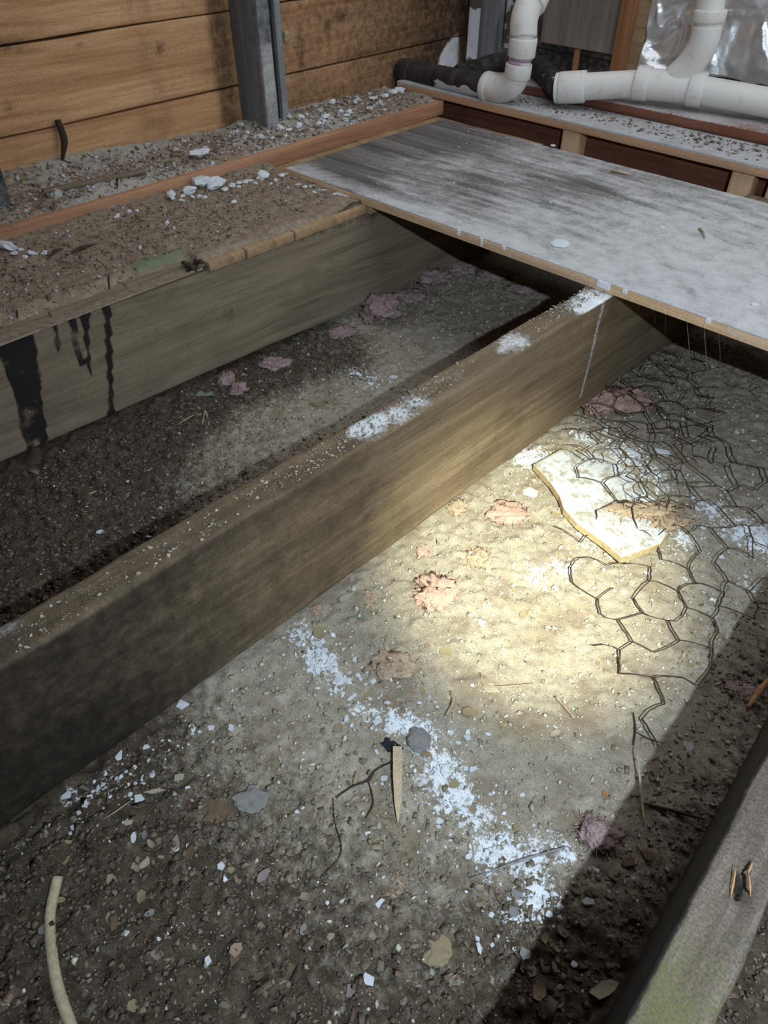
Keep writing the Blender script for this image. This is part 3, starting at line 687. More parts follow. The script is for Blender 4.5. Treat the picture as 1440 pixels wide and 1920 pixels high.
# elbow on the cast iron branch
el = thing('pipe_elbow', aty(940, 182, 3.1), 'white plastic pipe bend rising from the black iron pipe in the corner', 'pipe', 'white plastic pipes')
rr = .053
m0 = aty(915, 163, 3.1); m1 = aty(938, 168, 3.1); m2 = aty(960, 158, 3.1); m3 = aty(971, 135, 3.1); m4 = aty(977, 100, 3.1); m5 = aty(983, 55, 3.1); m6 = aty(985, 28, 3.12)
tube('lower_bend', smooth_path([m0, m1, m2, m3], 7), rr*1.08, 'pvc', el, n=26)
ring('mouth_hub', m0-(m1-m0)*.25, m0+(m1-m0)*.25, rr*1.2, 'pvc', el, .006)
tube('riser', smooth_path([m3, m4, m5], 6), rr*.93, 'pvc', el, n=26)
u = (m5-m3)/np.linalg.norm(m5-m3)
ring('lower_hub', m3-u*.025, m3+u*.035, rr*1.12, 'pvc', el, .006)
tube('primer_band', [m3+u*.034, m3+u*.044], rr*.95, 'pvc_primer', el, n=26)
k = aty(979, 92, 3.1); ring('coupling', k-u*.03, k+u*.045, rr*1.15, 'pvc', el, .006)
tube('primer_band', [k-u*.042, k-u*.029], rr*.95, 'pvc_primer', el, n=26)
ub = smooth_path([m5-u*.03, m6, m6+[-.02, .10, .09], m6+[-.04, .30, .20]], 7)
tube('upper_bend', ub, rr*1.12, 'pvc', el, n=26)
ring('upper_hub', m6+np.array([-.004, .03, .03]), m6+np.array([-.012, .075, .07]), rr*1.27, 'pvc', el, .006)

W0 = atx(752, 134, -2.925); ip = thing('iron_pipe', W0-[0, 0, .06], 'black cast iron pipe spotted with white paint by the corner', 'pipe', 'black iron pipes')
mE = m0-(m1-m0)*.1
tube('pipe_run', smooth_path([W0, W0*.6+mE*.4+[0, 0, .004], mE], 12), .052, 'cast_iron', ip, n=24, attrs={'dust': lambda V: 0.42*sstep(-2.72, -2.6, V[:, 0])*sstep(-.83, -.88, V[:, 2])*1.6})
ring('pipe_hub', W0+(mE-W0)*.02, W0+(mE-W0)*.16, .062, 'cast_iron', ip, .008, 24)
ip2 = thing('iron_pipe', aty(960, 150, 3.42), 'dark iron pipe behind the white bend leading to the white run', 'pipe', 'black iron pipes')
tube('pipe_run', smooth_path([aty(862, 140, 3.18), aty(895, 130, 3.33), aty(940, 118, 3.42), aty(1000, 122, 3.42), A-u1*.005], 8), .046, 'cast_iron', ip2, n=22, attrs={'dust': lambda V: 0.1+0*V[:, 0]})

# ------------------------------------------------------------------ small debris
def chip_mesh(name, sides, thick, seed, jag=0.25, dome=0.0, mat='plaster'):
    r = random.Random(seed); n = sides
    an = [2*math.pi*(i+r.uniform(-.3, .3))/n for i in range(n)]; rad = [0.5*r.uniform(1-jag, 1+jag*.4) for _ in range(n)]
    V = []; 
    for k, (z, sc) in enumerate([(0, .92), (thick*.35, 1.0), (thick*.8, .96), (thick, .82)]):
        for a, q in zip(an, rad): V.append((math.cos(a)*q*sc, math.sin(a)*q*sc, z+(r.uniform(-.12, .12)*thick if k else 0)))
    F = []
    for k in range(3):
        for i in range(n): F.append((k*n+i, k*n+(i+1) % n, (k+1)*n+(i+1) % n, (k+1)*n+i))
    V.append((0, 0, thick*(1+dome))); top = len(V)-1
    for i in range(n): F.append((3*n+i, 3*n+(i+1) % n, top))
    F.append(tuple(range(n))[::-1])
    me = bpy.data.meshes.new(name); me.from_pydata(V, [], F); me.materials.append(MAT[mat]); return me
def rock_mesh(name, seed, mat, flat=0.6, amp=0.35, sub=3, smooth=True):
    import bmesh
    bm = bmesh.new(); bmesh.ops.create_icosphere(bm, subdivisions=sub, radius=0.5)
    P = np.array([v.co[:] for v in bm.verts]); n = P/np.linalg.norm(P, axis=1, keepdims=True)
    k = 1+amp*(fbm(n+seed*3.1, 1.6, 4, seed)*2-1)*1.4
    P = P*k[:, None]; P[:, 2] *= flat; P[:, 2] -= P[:, 2].min()
    for v, p in zip(bm.verts, P): v.co = p
    me = bpy.data.meshes.new(name); bm.to_mesh(me); bm.free(); me.materials.append(MAT[mat])
    me.polygons.foreach_set('use_smooth', np.full(len(me.polygons), smooth)); return me
def flake_mesh(name, sides, seed, mat, curl=0.3, jag=0.25):
    """thin curled flake with thickness"""
    r = random.Random(seed); V = []; F = []; n = sides
    out = [(math.cos(2*math.pi*i/n)*.5*r.uniform(1-jag, 1.0), math.sin(2*math.pi*i/n)*.5*r.uniform(1-jag, 1.0)) for i in range(n)]
    for zz in (0.0, 0.05):
        for s in (1.0, 0.55):
            for x, y in out: V.append((x*s, y*s, zz+curl*(x*s)**2+curl*.3*(y*s)**2))
        V.append((0, 0, zz))
    o2 = 2*n+1
    for i in range(n):
        j = (i+1) % n
        F += [(i, n+i, n+j, j), (n+i, 2*n, n+j), (o2+i, o2+j, o2+n+j, o2+n+i), (o2+n+i, o2+n+j, o2+2*n), (i, j, o2+j, o2+i)]
    me = bpy.data.meshes.new(name); me.from_pydata(V, [], F); me.materials.append(MAT[mat]); return me
def px_size(p):                              # u per pixel at a point
    return float(np.dot(p, CF))/FPX
def put(name, me, p, sx, sy, sz, ang=0.0, tilt=0.0, label=None, cat=None, group=None):
    """place a mesh at u point p, sizes in u"""
    o = bpy.data.objects.new(name, me); COL.objects.link(o)
    o.location = M3(p); o.scale = (sx*S, sy*S, sz*S)
    o.rotation_euler = Euler((tilt*math.cos(ang*3.3), tilt*math.sin(ang*2.1), ang), 'XYZ')
    return tag(o, label, cat, group)

CH = [chip_mesh('plaster_chip', random.choice((4, 5, 5, 6, 7)), 0.28, 200+i, 0.32) for i in range(14)]
SQ = [chip_mesh('plaster_chip', 4, 0.25, 300+i, 0.10) for i in range(4)]
# ground pieces large enough to be told apart: px, py, w px, h px, world angle, shape, material, label, category
def rk(nm, sd, mat, fl, am): return rock_mesh(nm, sd, mat, fl, am*1.9, 3, False)
def one(name, px, py, w, h, ang, me, label, cat, zs=1.0, dz=0.0, tilt=0.05, base=None):
    p = GP(px, py) if base is None else base
    s = px_size(p); p = p+[0, 0, dz]
    return put(name, me, p, w*s*1.15, h*s*1.35, min(w, h)*s*zs, ang+TH, tilt, label, cat)
def chipm(seed, mat, sides=5, thick=.3, jag=.25): return chip_mesh('chip', sides, thick, seed, jag, mat=mat)
one('plaster_chip', 343, 1321, 24, 19, .3, chipm(1, 'plaster', 4, .25, .1), 'square white plaster chip at the foot of the middle joist', 'chip')
one('plaster_chip', 433, 1366, 11, 15, .3, chipm(2, 'plaster', 5), 'single white teardrop chip on bare dirt below the middle joist', 'chip')
one('plaster_chip', 262, 1499, 22, 18, .2, chipm(3, 'plaster'), 'white plaster chip touching the end of a pale wood strip', 'chip')
one('wood_strip', 292, 1484, 38, 8, .15, chipm(4, 'beige_chip', 4, .5, .08), 'short pale wood strip beside a white chip near the middle joist', 'wood scrap')
one('beige_chip', 335, 1459, 22, 14, .6, chipm(5, 'beige_chip', 4, .3, .15), 'small beige slab above the pale wood strip', 'chip')
one('beige_chip', 244, 1540, 25, 12, .7, chipm(6, 'beige_chip', 5, .4), 'elongated beige chip below the pale wood strip', 'chip')
one('plaster_chip', 250, 1573, 12, 28, .1, chipm(7, 'plaster', 6, .3), 'tall narrow white chip below the elongated beige chip', 'chip')
one('plaster_chip', 223, 1419, 12, 22, -.2, chipm(8, 'plaster', 6, .3), 'white oval chip close against the middle joist', 'chip')
one('plaster_chip', 274, 1401, 17, 9, 0, chipm(9, 'plaster', 5, .3), 'small white chip alone above the oval chip by the middle joist', 'chip')
one('plaster_chip', 125, 1493, 22, 14, .5, chipm(10, 'plaster', 5, .3), 'white chip farthest left along the foot of the middle joist', 'chip')
one('grey_stone', 470, 1499, 46, 32, .1, rk('grey_stone', 4, 'grey_stone', .5, .4), 'pinkish grey stone lying left of the powder trail', 'stone', .75)
one('brown_stone', 410, 1522, 40, 30, .2, rk('brown_stone', 5, 'brown_chip', .4, .4), 'flat brown stone left of the pinkish grey stone', 'stone', .6)
one('plaster_chip', 415, 1625, 14, 14, .2, chipm(11, 'plaster', 5, .5), 'white chip on dark soil below the pinkish grey stone', 'chip')
one('tan_chip', 434, 1632, 15, 12, .2, chipm(12, 'tan_chip', 5, .5), 'tan pebble right beside a white chip on dark soil', 'chip')
one('dry_leaf', 265, 1618, 34, 22, .4, flake_mesh('dry_leaf', 9, 3, 'beige_chip', .5), 'pale dry leaf on dark soil above the curved root', 'leaf')
one('plaster_chip', 390, 1802, 16, 19, .1, chipm(13, 'plaster', 5, .3), 'white chip on dark soil right of the curved root', 'chip')
one('plaster_chip', 690, 1838, 27, 22, .6, chipm(14, 'plaster', 5, .25), 'white angular chip alone near the bottom of the picture', 'chip')
one('plaster_chip', 712, 1694, 19, 16, .1, chipm(15, 'plaster', 4, .3, .1), 'square white chip on soil above the large beige stone', 'chip')
one('beige_stone', 820, 1785, 44, 42, .1, rk('beige_stone', 8, 'tan_chip', .45, .35), 'large flat beige-grey stone near the bottom of the picture', 'stone', .6)
one('plaster_chip', 898, 1778, 10, 22, .1, chipm(16, 'plaster', 5, .4), 'narrow white chip right of the large beige stone', 'chip')
one('grey_stone', 785, 1394, 36, 34, .1, rk('grey_stone', 9, 'grey_stone', .7, .25), 'round grey stone dusted white in the powder trail', 'stone', .85)
one('brown_pebble', 797, 1415, 18, 9, .1, rk('brown_pebble', 10, 'tan_chip', .6, .3), 'small brown pebble below the round grey stone', 'stone')
one('beige_chip', 921, 1292, 32, 20, -.5, chipm(17, 'beige_chip', 4, .2, .1), 'square beige chip at the edge of the torch light', 'chip')
one('tan_chip', 880, 1336, 34, 20, .2, chipm(18, 'tan_chip', 5, .25), 'flat tan chip left below the square beige chip', 'chip')
one('beige_chip', 647, 1122, 33, 14, .6, chipm(19, 'beige_chip', 5, .35), 'pale beige chip near the middle joist above the powder trail', 'chip')
one('brown_pebble', 612, 1096, 34, 16, .7, rk('brown_pebble', 12, 'tan_chip', .6, .3), 'brown pebble wedged against the lower edge of the middle joist', 'stone')
one('dry_leaf', 602, 1187, 26, 24, 1.2, flake_mesh('dry_leaf', 10, 5, 'dry_leaf', .4), 'curled dry leaf lying at the top of the powder trail', 'leaf')
one('green_leaf', 681, 1156, 24, 14, .3, flake_mesh('green_leaf', 9, 6, 'green_leaf', .4), 'small green leaf on the dirt in the torch light', 'leaf')
one('pale_leaf', 835, 1222, 24, 20, 1.3, flake_mesh('pale_leaf', 9, 7, 'dry_leaf', .3), 'pale oval leaf in the torch light right of the pink wool', 'leaf')
one('blue_chip', 1290, 1401, 24, 18, .9, chipm(21, 'plaster_dusty', 5, .25), 'bluish white chip lying in the shadow of the near joist', 'chip')
one('orange_chip', 1136, 1491, 15, 17, .9, chipm(22, 'orange_chip', 4, .25, .15), 'small orange wood chip near the shadow edge', 'wood scrap')
one('stone_chip', 1178, 1620, 34, 19, .4, chipm(23, 'brown_chip', 5, .4), 'flat brown stone in the shadow of the near joist', 'stone')
one('stone_chip', 1213, 1607, 30, 20, .1, chipm(24, 'brown_chip', 5, .4), 'brown angular stone touching another in the joist shadow', 'stone')
one('bark_curl', 1131, 1858, 72, 26, .35, flake_mesh('bark_curl', 9, 9, 'beige_chip', 1.5, .45), 'curled pale bark piece next to the near joist', 'bark', 1.2, .004)
one('bark_curl', 1010, 1862, 40, 24, .9, flake_mesh('bark_curl', 9, 10, 'tan_chip', 1.6, .45), 'small curled bark piece on dark soil left of the pale bark', 'bark', 1.2, .004)
one('plaster_chip', 1104, 1692, 26, 18, .3, chipm(25, 'plaster_dusty', 5, .3), 'greyish plaster chip in shadow below the powder trail', 'chip')
one('plaster_chip', 737, 708, 16, 9, .2, chipm(26, 'plaster', 6, .3), 'white chip alone in the bay behind the middle joist', 'chip')
one('plaster_chip', 189, 998, 15, 10, .2, chipm(27, 'plaster', 5, .3), 'white chip in the dark soil left of the middle joist', 'chip')
one('bark_flake', 66, 1094, 45, 22, .2, flake_mesh('bark_flake', 9, 12, 'brown_chip', .5), 'flat brown bark flake in the dark bay at far left', 'bark')
one('green_scrap', 372, 738, 66, 17, .0, flake_mesh('green_scrap', 12, 13, 'green_cloth', .3, .4), 'crumpled grey-green scrap beside the stained joist', 'scrap', 1.5)
one('tan_chip', 440, 822, 30, 10, .2, chipm(28, 'tan_chip', 5, .3), 'flat tan wood chip in the bay between the left joists', 'wood scrap')
one('plaster_chip', 1243, 850, 30, 16, -.5, chipm(29, 'plaster', 5, .25), 'bluish white chip caught under the chicken wire', 'chip')
one('plaster_chip', 1208, 946, 30, 15, -.2, chipm(30, 'plaster', 5, .25), 'bright white chip on the drywall scrap by brown wool', 'chip', 1, .021)
one('plaster_chip', 1078, 922, 32, 14, -.2, chipm(31, 'plaster', 6, .25), 'bright white oval chip on the drywall scrap', 'chip', 1, .021)
one('plaster_chip', 995, 925, 32, 18, -.6, chipm(32, 'plaster_dusty', 6, .25), 'grey oval plaster chip left of the drywall scrap', 'chip')
one('black_scrap', 733, 1399, 44, 24, -.3, flake_mesh('black_scrap', 11, 15, 'black_scrap', .6, .5), 'torn black scrap beside the wooden stake', 'scrap', 1.4)
# white chips on the plywood
def onply(px, py, w, h, a, sd, label, mat='plaster', name='plaster_chip'):
    p = atz(px, py, -.9668); s = px_size(p)
    put(name, chipm(sd, mat, 7, .12, .15), p, w*s*1.1, h*s*1.7, w*s*.8, a+TH, 0, label, 'chip')
onply(1050, 458, 36, 22, .2, 41, 'large white plaster splat on the plywood sheet')
onply(1415, 571, 18, 9, .2, 42, 'white plaster spot near the right end of the plywood')
onply(1242, 426, 11, 6, .2, 43, 'small white plaster spot in the middle of the plywood')
onply(862, 416, 8, 5, .2, 44, 'tiny white plaster spot near the front of the plywood')
onply(1037, 273, 10, 8, .2, 45, 'small white chip by the back edge of the plywood')
p = atz(1318, 440, -.9665); s = px_size(p)
V, F = tube_geo([p+[-.03, .03, .004], p+[0, 0, .007], p+[.02, -.03, .004]], [.003, .004, .002], 6)
tag(link_mesh('twig', M3(V), F, 'tan_chip'), 'short brown twig lying on the plywood sheet', 'twig')
p = atz(1163, 327, -.9665); V, F = tube_geo([p+[-.04, .0, .006], p+[0.03, .01, .006]], [.006, .004], 5)
tag(link_mesh('wood_strip', M3(V), F, 'pale_stick_wood'), 'small pale wood splinter near the back of the plywood', 'wood scrap')

# plaster lumps along the sole plate
RK = [rock_mesh('plaster_lump', 20+i, 'plaster', .75, .8, 2, False) for i in range(6)]
RD = [rock_mesh('plaster_lump', 30+i, 'plaster_dusty', .7, .8, 2, False) for i in range(5)]
def onsub(px, py, w, h, me, label, cat='plaster', group=None, hf=sub_h, z0=-1.0, name='plaster_lump'):
    p = atz(px, py, z0)
    for _ in range(4): p = atz(px, py, hf(p[0], p[1]))
    s = px_size(p); put(name, me, p+[0, 0, -.003], w*s, h*s*1.2, min(w, h)*s*1.1, random.uniform(0, 3), .1, label, cat, group)
for px, py, w, h, i, lab in [(323,373,19,18,0,'rounded white plaster lump at the left end of the row by the sole plate'),(357,362,28,16,1,'white plaster lump second along the row by the sole plate'),(377,351,26,24,2,'upright white plaster lump in the row by the sole plate'),
                             (404,352,36,22,3,'largest white plaster lump in the row by the sole plate'),(490,335,28,16,4,'white plaster lump nearest the plywood corner by the sole plate'),(14,466,44,18,5,'white plaster slab at the far left edge on the subfloor')]:
    onsub(px, py, w, h, RK[i], lab)
G1 = 'small plaster crumbs along the foot of the sole plate'
for px, py in [(343,370),(341,377),(362,372),(374,368),(385,371),(424,358),(448,346),(460,344),(470,340),(478,345),(517,338),(530,332),(538,328),(508,345),(446,353),(435,350),(222,405),(216,409),(160,422),(245,399),(258,395),(40,470),(55,477),(66,480),(48,484),(82,474),(30,478),(441,380),(311,421),(560,345),(572,350),(585,352),(590,360)]:
    onsub(px+random.uniform(-3, 3), py+random.uniform(-2, 2), random.uniform(6, 13), random.uniform(5, 10), random.choice(RK), 'small white plaster crumb at the foot of the sole plate', 'plaster', G1)
p = atz(628, 368, -1.0); put('plaster_chip', chipm(47, 'plaster', 4, .2, .1), p+[0, 0, .004], .17, .045, .05, math.pi+.18, .0, 'flat white plaster strip against the left edge of the plywood', 'chip')
onsub(200, 430, 60, 20, flake_mesh('dry_leaf', 10, 33, 'dry_leaf', .5), 'yellowish dry leaf on the dirt of the subfloor', 'leaf', name='dry_leaf')
onsub(375, 296, 34, 20, RK[2], 'white plaster chunk lying on the sole plate', hf=plate_h, z0=-.93)
onsub(75, 330, 17, 14, RK[1], 'pointed white plaster piece on the plate below the planks', hf=plate_h, z0=-.93)
onsub(108, 370, 22, 18, RD[1], 'dusty grey lump on the plate near the left picture edge', hf=plate_h, z0=-.93)
onsub(20, 345, 26, 14, RD[2], 'brownish lump on the plate at the far left edge', hf=plate_h, z0=-.93)
G2 = 'plaster crumbs scattered on the sole plate'
for _ in range(110):
    if random.random() < .45: px = random.gauss(560, 70); py = 232-(px-560)*.24+random.gauss(5, 9)
    else: px = random.uniform(0, 760); py = 345-px*.235+random.gauss(0, 16)
    p = atz(px, py, -.93)
    if -2.9 < p[0] < -2.58 and p[1] < 3.0:
        w = random.uniform(4, 13); onsub(px, py, w, w*random.uniform(.6, .9), random.choice(RK+RD+RD), 'small plaster crumb in the dust on the sole plate', 'plaster', G2, plate_h, -.93)
for px, py, w, h in [(737,178,14,12),(750,175,17,15),(768,170,13,11),(722,184,12,10),(700,188,14,9),(655,213,16,9),(610,222,16,10)]:
    p = atz(px, py, -.93)
    if p[1] < 3.02: onsub(px, py, w, h, random.choice(RK), 'rounded plaster pebble by the iron pipe end of the sole plate', 'plaster', 'plaster pebbles near the iron pipe', plate_h, -.93)
# broken lath lying on the plate, splinters, nails
V, F = rbox(-.19, .19, -.016, .016, 0, .012, cell=.03, r=.003)
a_ = math.radians(80); p = atz(180, 340, -.92); V = jitter(V, .004, 20, 3)
V = np.stack([p[0]+V[:, 0]*math.cos(a_)-V[:, 1]*math.sin(a_), p[1]+V[:, 0]*math.sin(a_)+V[:, 1]*math.cos(a_), plate_h(p[0], p[1])+V[:, 2]], -1)
tag(link_mesh('lath_strip', M3(V), F, 'joist_grey_wood'), 'broken grey lath strip lying on the sole plate', 'wood scrap')
def rod(name, pts, rad, mat, label, cat, group=None, n=6):
    V, F = tube_geo(smooth_path(pts, 5) if len(pts) > 2 else pts, rad if np.isscalar(rad) else np.interp(np.linspace(0, 1, (len(pts)-1)*5+1 if len(pts) > 2 else 2), np.linspace(0, 1, len(rad)), rad), n)
    return tag(link_mesh(name, M3(V), F, mat), label, cat, group)
for px, py, L, lab in [(213, 542, .055, 'bent nail standing in the joist edge above the drip stains'), (40, 602, .045, 'rusty nail standing in the joist at the far left'), (220, 352, .035, 'short nail standing beside the broken lath strip')]:
    b = atz(px, py, -1.0) if py > 400 else atz(px, py, -.93)
    if py > 400: b = np.array([b[0]-.03, b[1], -1.02])
    rod('nail', [b, b+[0.003, .003, L*.6], b+[.012, .004, L]], .0032, 'nail_iron', lab, 'nail', 'rusty nails')
b = atz(150, 473, -.985); rod('splinter', [b+[.0, -.05, .004], b+[0, .01, .012], b+[.0, .07, .006]], [.002, .006, .002], 'twig_bark', 'dark splinter lying on the subfloor dirt', 'splinter')
b = atz(100, 478, -.985); rod('splinter', [b+[.02, -.03, .004], b+[0, .01, .010], b+[-.01, .04, .006]], [.002, .005, .002], 'twig_bark', 'short dark splinter left of another on the subfloor dirt', 'splinter')
b = atx(108, 225, -2.92); c = atx(118, 300, -2.90)
rod('bark_strip', [b, (b+c)/2+[.012, .01, 0], c, c+[.02, .02, -.01]], [.012, .014, .006, .004], 'twig_bark', 'dark hanging bark strip against the lowest wall plank', 'bark')
b = atz(368, 487, -1.0)
rw = thing('rotten_wood', (-2.0, b[1], -1.03), 'crumbling black rotten wood at the end of the broken subfloor board', 'rotten wood')
for k in range(11):
    y0 = b[1]+random.uniform(-.05, .025); x0 = -2.01+random.uniform(-.03, .02); a = random.uniform(-.7, .7); L = random.uniform(.02, .05)
    V, F = tube_geo([[x0-L*math.cos(a), y0-L*math.sin(a), -1.02], [x0, y0, -1.004+random.uniform(-.012, .006)], [x0+.6*L*math.cos(a), y0+.6*L*math.sin(a), -1.012+random.uniform(-.02, .0)]], [.003, random.uniform(.006, .012), .0015], 5)
    link_mesh('shard', M3(V), F, 'twig_bark', rw, smooth=False)

# wooden stake, root, splinter, twigs on the ground
a = GP(745, 1410); b = GP(746, 1545)
V, F = tube_geo([a+[0, 0, .014], a*.6+b*.4+[0, 0, .016], a*.25+b*.75+[0, 0, .013], b+[0, 0, .004]], [.0135, .0135, .010, .0015], 4, phase=.78)
tag(link_mesh('wooden_stake', M3(V), F, 'pale_stick_wood', smooth=False), 'pointed brown wooden stake lying in the powder trail', 'stake')
pts = [GP(112, 1648), GP(98, 1720), GP(101, 1790), GP(114, 1860), GP(140, 1935)]
rt = thing('curved_root', pts[2], 'pale curved root or cable lying on dark soil at lower left', 'root')
tube('root', smooth_path([q+[0, 0, .012] for q in pts], 8), .0095, 'root_bark', rt, n=12)
k = GP(104, 1731)+[0.006, -.004, .0205]; V, F = rbox(k[0]-.004, k[0]+.004, k[1]-.004, k[1]+.004, k[2]-.004, k[2]+.002, cell=.003, r=.003); link_mesh('dark_knot', M3(V), F, 'twig_bark', rt)
a = GP(1188, 1418); b = GP(1207, 1548); rod('splinter', [a+[0, 0, .03], (a+b)/2+[0, 0, .018], b+[0, 0, .005]], [.001, .0035, .0015], 'pale_stick_wood', 'long pale splinter crossing the edge of the joist shadow', 'splinter')
def twig(pxs, r, lab, mat='twig_bark', h=.006, grp=None):
    rod('twig', [GP(x, y)+[0, 0, h+.004*random.random()] for x, y in pxs], [r*.5, r, r*.5], mat, lab, 'twig', grp, 5)
twig([(736,1431),(705,1446),(690,1466),(660,1478),(630,1500)], .0028, 'thin black root left of the wooden stake')
twig([(690,1466),(697,1490),(699,1512),(686,1537)], .0022, 'short black root branching down beside the stake')
twig([(1186,1340),(1190,1372),(1186,1402)], .0025, 'thin dark stem near the lower edge of the chicken wire')
twig([(1190,1375),(1215,1390),(1243,1398)], .0022, 'thin dark side stem reaching toward the joist shadow')
twig([(625,1500),(628,1545),(640,1600),(600,1650)], .0016, 'faint thin root left of the stake on brown dirt')
twig([(380,800),(386,775),(392,800)], .004, 'small forked pale twig in the bay between the left joists', 'tan_chip')
twig([(148,945),(165,934),(182,924)], .005, 'short pale twig in the dark bay at left', 'tan_chip')
twig([(335,800),(350,790),(365,782)], .003, 'thin pale straw near the stained joist', 'tan_chip')
twig([(196,1540),(222,1522),(248,1505)], .002, 'thin pale straw by the chips near the middle joist', 'tan_chip')
twig([(836,1345),(850,1320),(845,1300)], .006, 'grey stick lying above the round grey stone', 'tan_chip')
twig([(880,1650),(980,1615),(1060,1590)], .0026, 'greyish stick half buried in the powder trail', 'grey_stone', .003)
twig([(1205,1510),(1260,1525),(1320,1540)], .004, 'dark stick in the shadow of the near joist')
twig([(1400,1330),(1420,1300),(1440,1275)], .008, 'reddish stick in the shadow near the right edge', 'orange_chip')
twig([(900,1265),(915,1290),(1000,1285)], .002, 'pale straw below the torch light', 'tan_chip')
twig([(1040,1310),(1060,1330),(1075,1350)], .004, 'short reddish straw on pale dust', 'brown_wool')

# scattered white chips: individuals sampled along the powder trail
TR = [(560,1195),(605,1235),(650,1275),(680,1325),(740,1350),(790,1390),(830,1430),(860,1480),(900,1520),(950,1590),(990,1640),(965,1720)]
LB = {'trail_top': ('small white plaster chip at the upper end of the powder trail by the middle joist', 'plaster chips at the upper end of the powder trail'),
      'trail_low': ('small white plaster chip at the lower end of the powder trail by the joist shadow', 'plaster chips at the lower end of the powder trail'),
      'trail': ('small white plaster chip in the powder trail around the stake and grey stone', 'plaster chips in the powder trail'),
      'joist': ('small white plaster chip strewn below the left part of the middle joist', 'plaster chips below the middle joist'),
      'soil': ('small pale chip on the open dirt between the middle and near joists', 'pale chips on the open dirt'),
      'bay': ('small pale chip on the dirt in the bay behind the middle joist', 'pale chips in the rear bay'),
      'wire': ('small white plaster chip around the chicken wire and drywall scrap', 'plaster chips around the chicken wire')}
def behind(p):                                # keep clear of the joists
    return (-1.07 < p[0] < -0.90) or (p[0] > 0.0 and p[0] < 0.15) or p[0] < -1.98
cnt = 0
def scatter(kind, pts, smin, smax, white=1.0):
    global cnt
    for px, py in pts:
        p = GP(px, py)
        if behind(p): continue
        w = smin+(smax-smin)*random.random()**2.2; me = random.choice(CH+SQ)
        s = px_size(p); lab, grp = LB[kind]
        put('plaster_chip', me, p+[0, 0, .0005], w*s*1.1, w*s*random.uniform(.6, 1.3), w*s*random.uniform(.6, 1.1), random.uniform(0, 6.3), .2, lab, 'chip', grp); cnt += 1
pts = []; sec = []
for _ in range(150):
    i = random.randrange(len(TR)-1); f_ = random.random(); sec.append(i); sp = 16+34*min(1, i/4)
    pts.append((TR[i][0]*(1-f_)+TR[i+1][0]*f_+random.gauss(0, sp), TR[i][1]*(1-f_)+TR[i+1][1]*f_+random.gauss(0, sp)))
for sc_, lo_, hi_ in (('trail_top', 0, 3), ('trail', 3, 8), ('trail_low', 8, 99)):
    scatter(sc_, [q for q, i in zip(pts, sec) if lo_ <= i < hi_], 6, 19)
scatter('joist', [(random.uniform(100, 330), 0) for _ in range(0)], 5, 14)
pts = []
for _ in range(95):
    x = random.gauss(240, 85); pts.append((x, 1560-.72*x+abs(random.gauss(0, 45))+25))
scatter('joist', pts, 5, 15)
pts = [(random.uniform(30, 1200), random.uniform(1330, 1900)) for _ in range(62)]
scatter('soil', [(x, y) for x, y in pts if y > 1600-.72*x+10], 4, 12)
scatter('bay', [(random.uniform(40, 900), random.uniform(560, 1150)) for _ in range(60)], 4, 9)
scatter('wire', [(random.uniform(980, 1430), random.uniform(760, 1120)) for _ in range(38)], 5, 14)

FM = [flake_mesh('bark_flake', random.choice((5, 6, 7, 8)), 700+i, m, random.uniform(.2, .7), .4) for i, m in enumerate(('brown_chip', 'brown_chip', 'tan_chip', 'brown_wool', 'brown_chip', 'mauve_wool', 'grey_stone'))]
k = 0
while k < 95:
    px, py = random.uniform(0, 1300), random.uniform(1380, 1910); p = G(px, py)
    if py < 1640-.72*px or behind(p): continue
    if dust_at(p[:1], p[1:2])[0] > random.uniform(.1, .75): continue
    p = GP(px, py); w = random.uniform(11, 36)*px_size(p)
    put('bark_flake', random.choice(FM), p+[0, 0, .002], w, w*random.uniform(.4, .9), w, random.uniform(0, 6.3), .25, 'brown bark or leaf flake in the litter on the foreground soil', 'bark', 'bark flakes on the foreground soil'); k += 1

LM = [flake_mesh('litter_flake', random.choice((5, 6, 7)), 800+i, m, random.uniform(.1, .4), .35) for i, m in enumerate(('tan_chip', 'beige_chip', 'tan_chip', 'brown_wool', 'brown_chip', 'dry_leaf', 'beige_chip', 'pink_wool'))]
k = 0
while k < 85:
    px, py = random.uniform(560, 1380), random.uniform(850, 1560); p = G(px, py)
    if behind(p) or p[0] < -.88 or p[0] > -.08: continue
    p = GP(px, py); w = random.uniform(7, 26)*px_size(p)
    put('litter_flake', random.choice(LM), p+[0, 0, .001], w, w*random.uniform(.4, .9), w, random.uniform(0, 6.3), .15, 'small pale bark or leaf flake on the dusty dirt in the torch light', 'litter', 'flakes on the dirt in the torch light'); k += 1

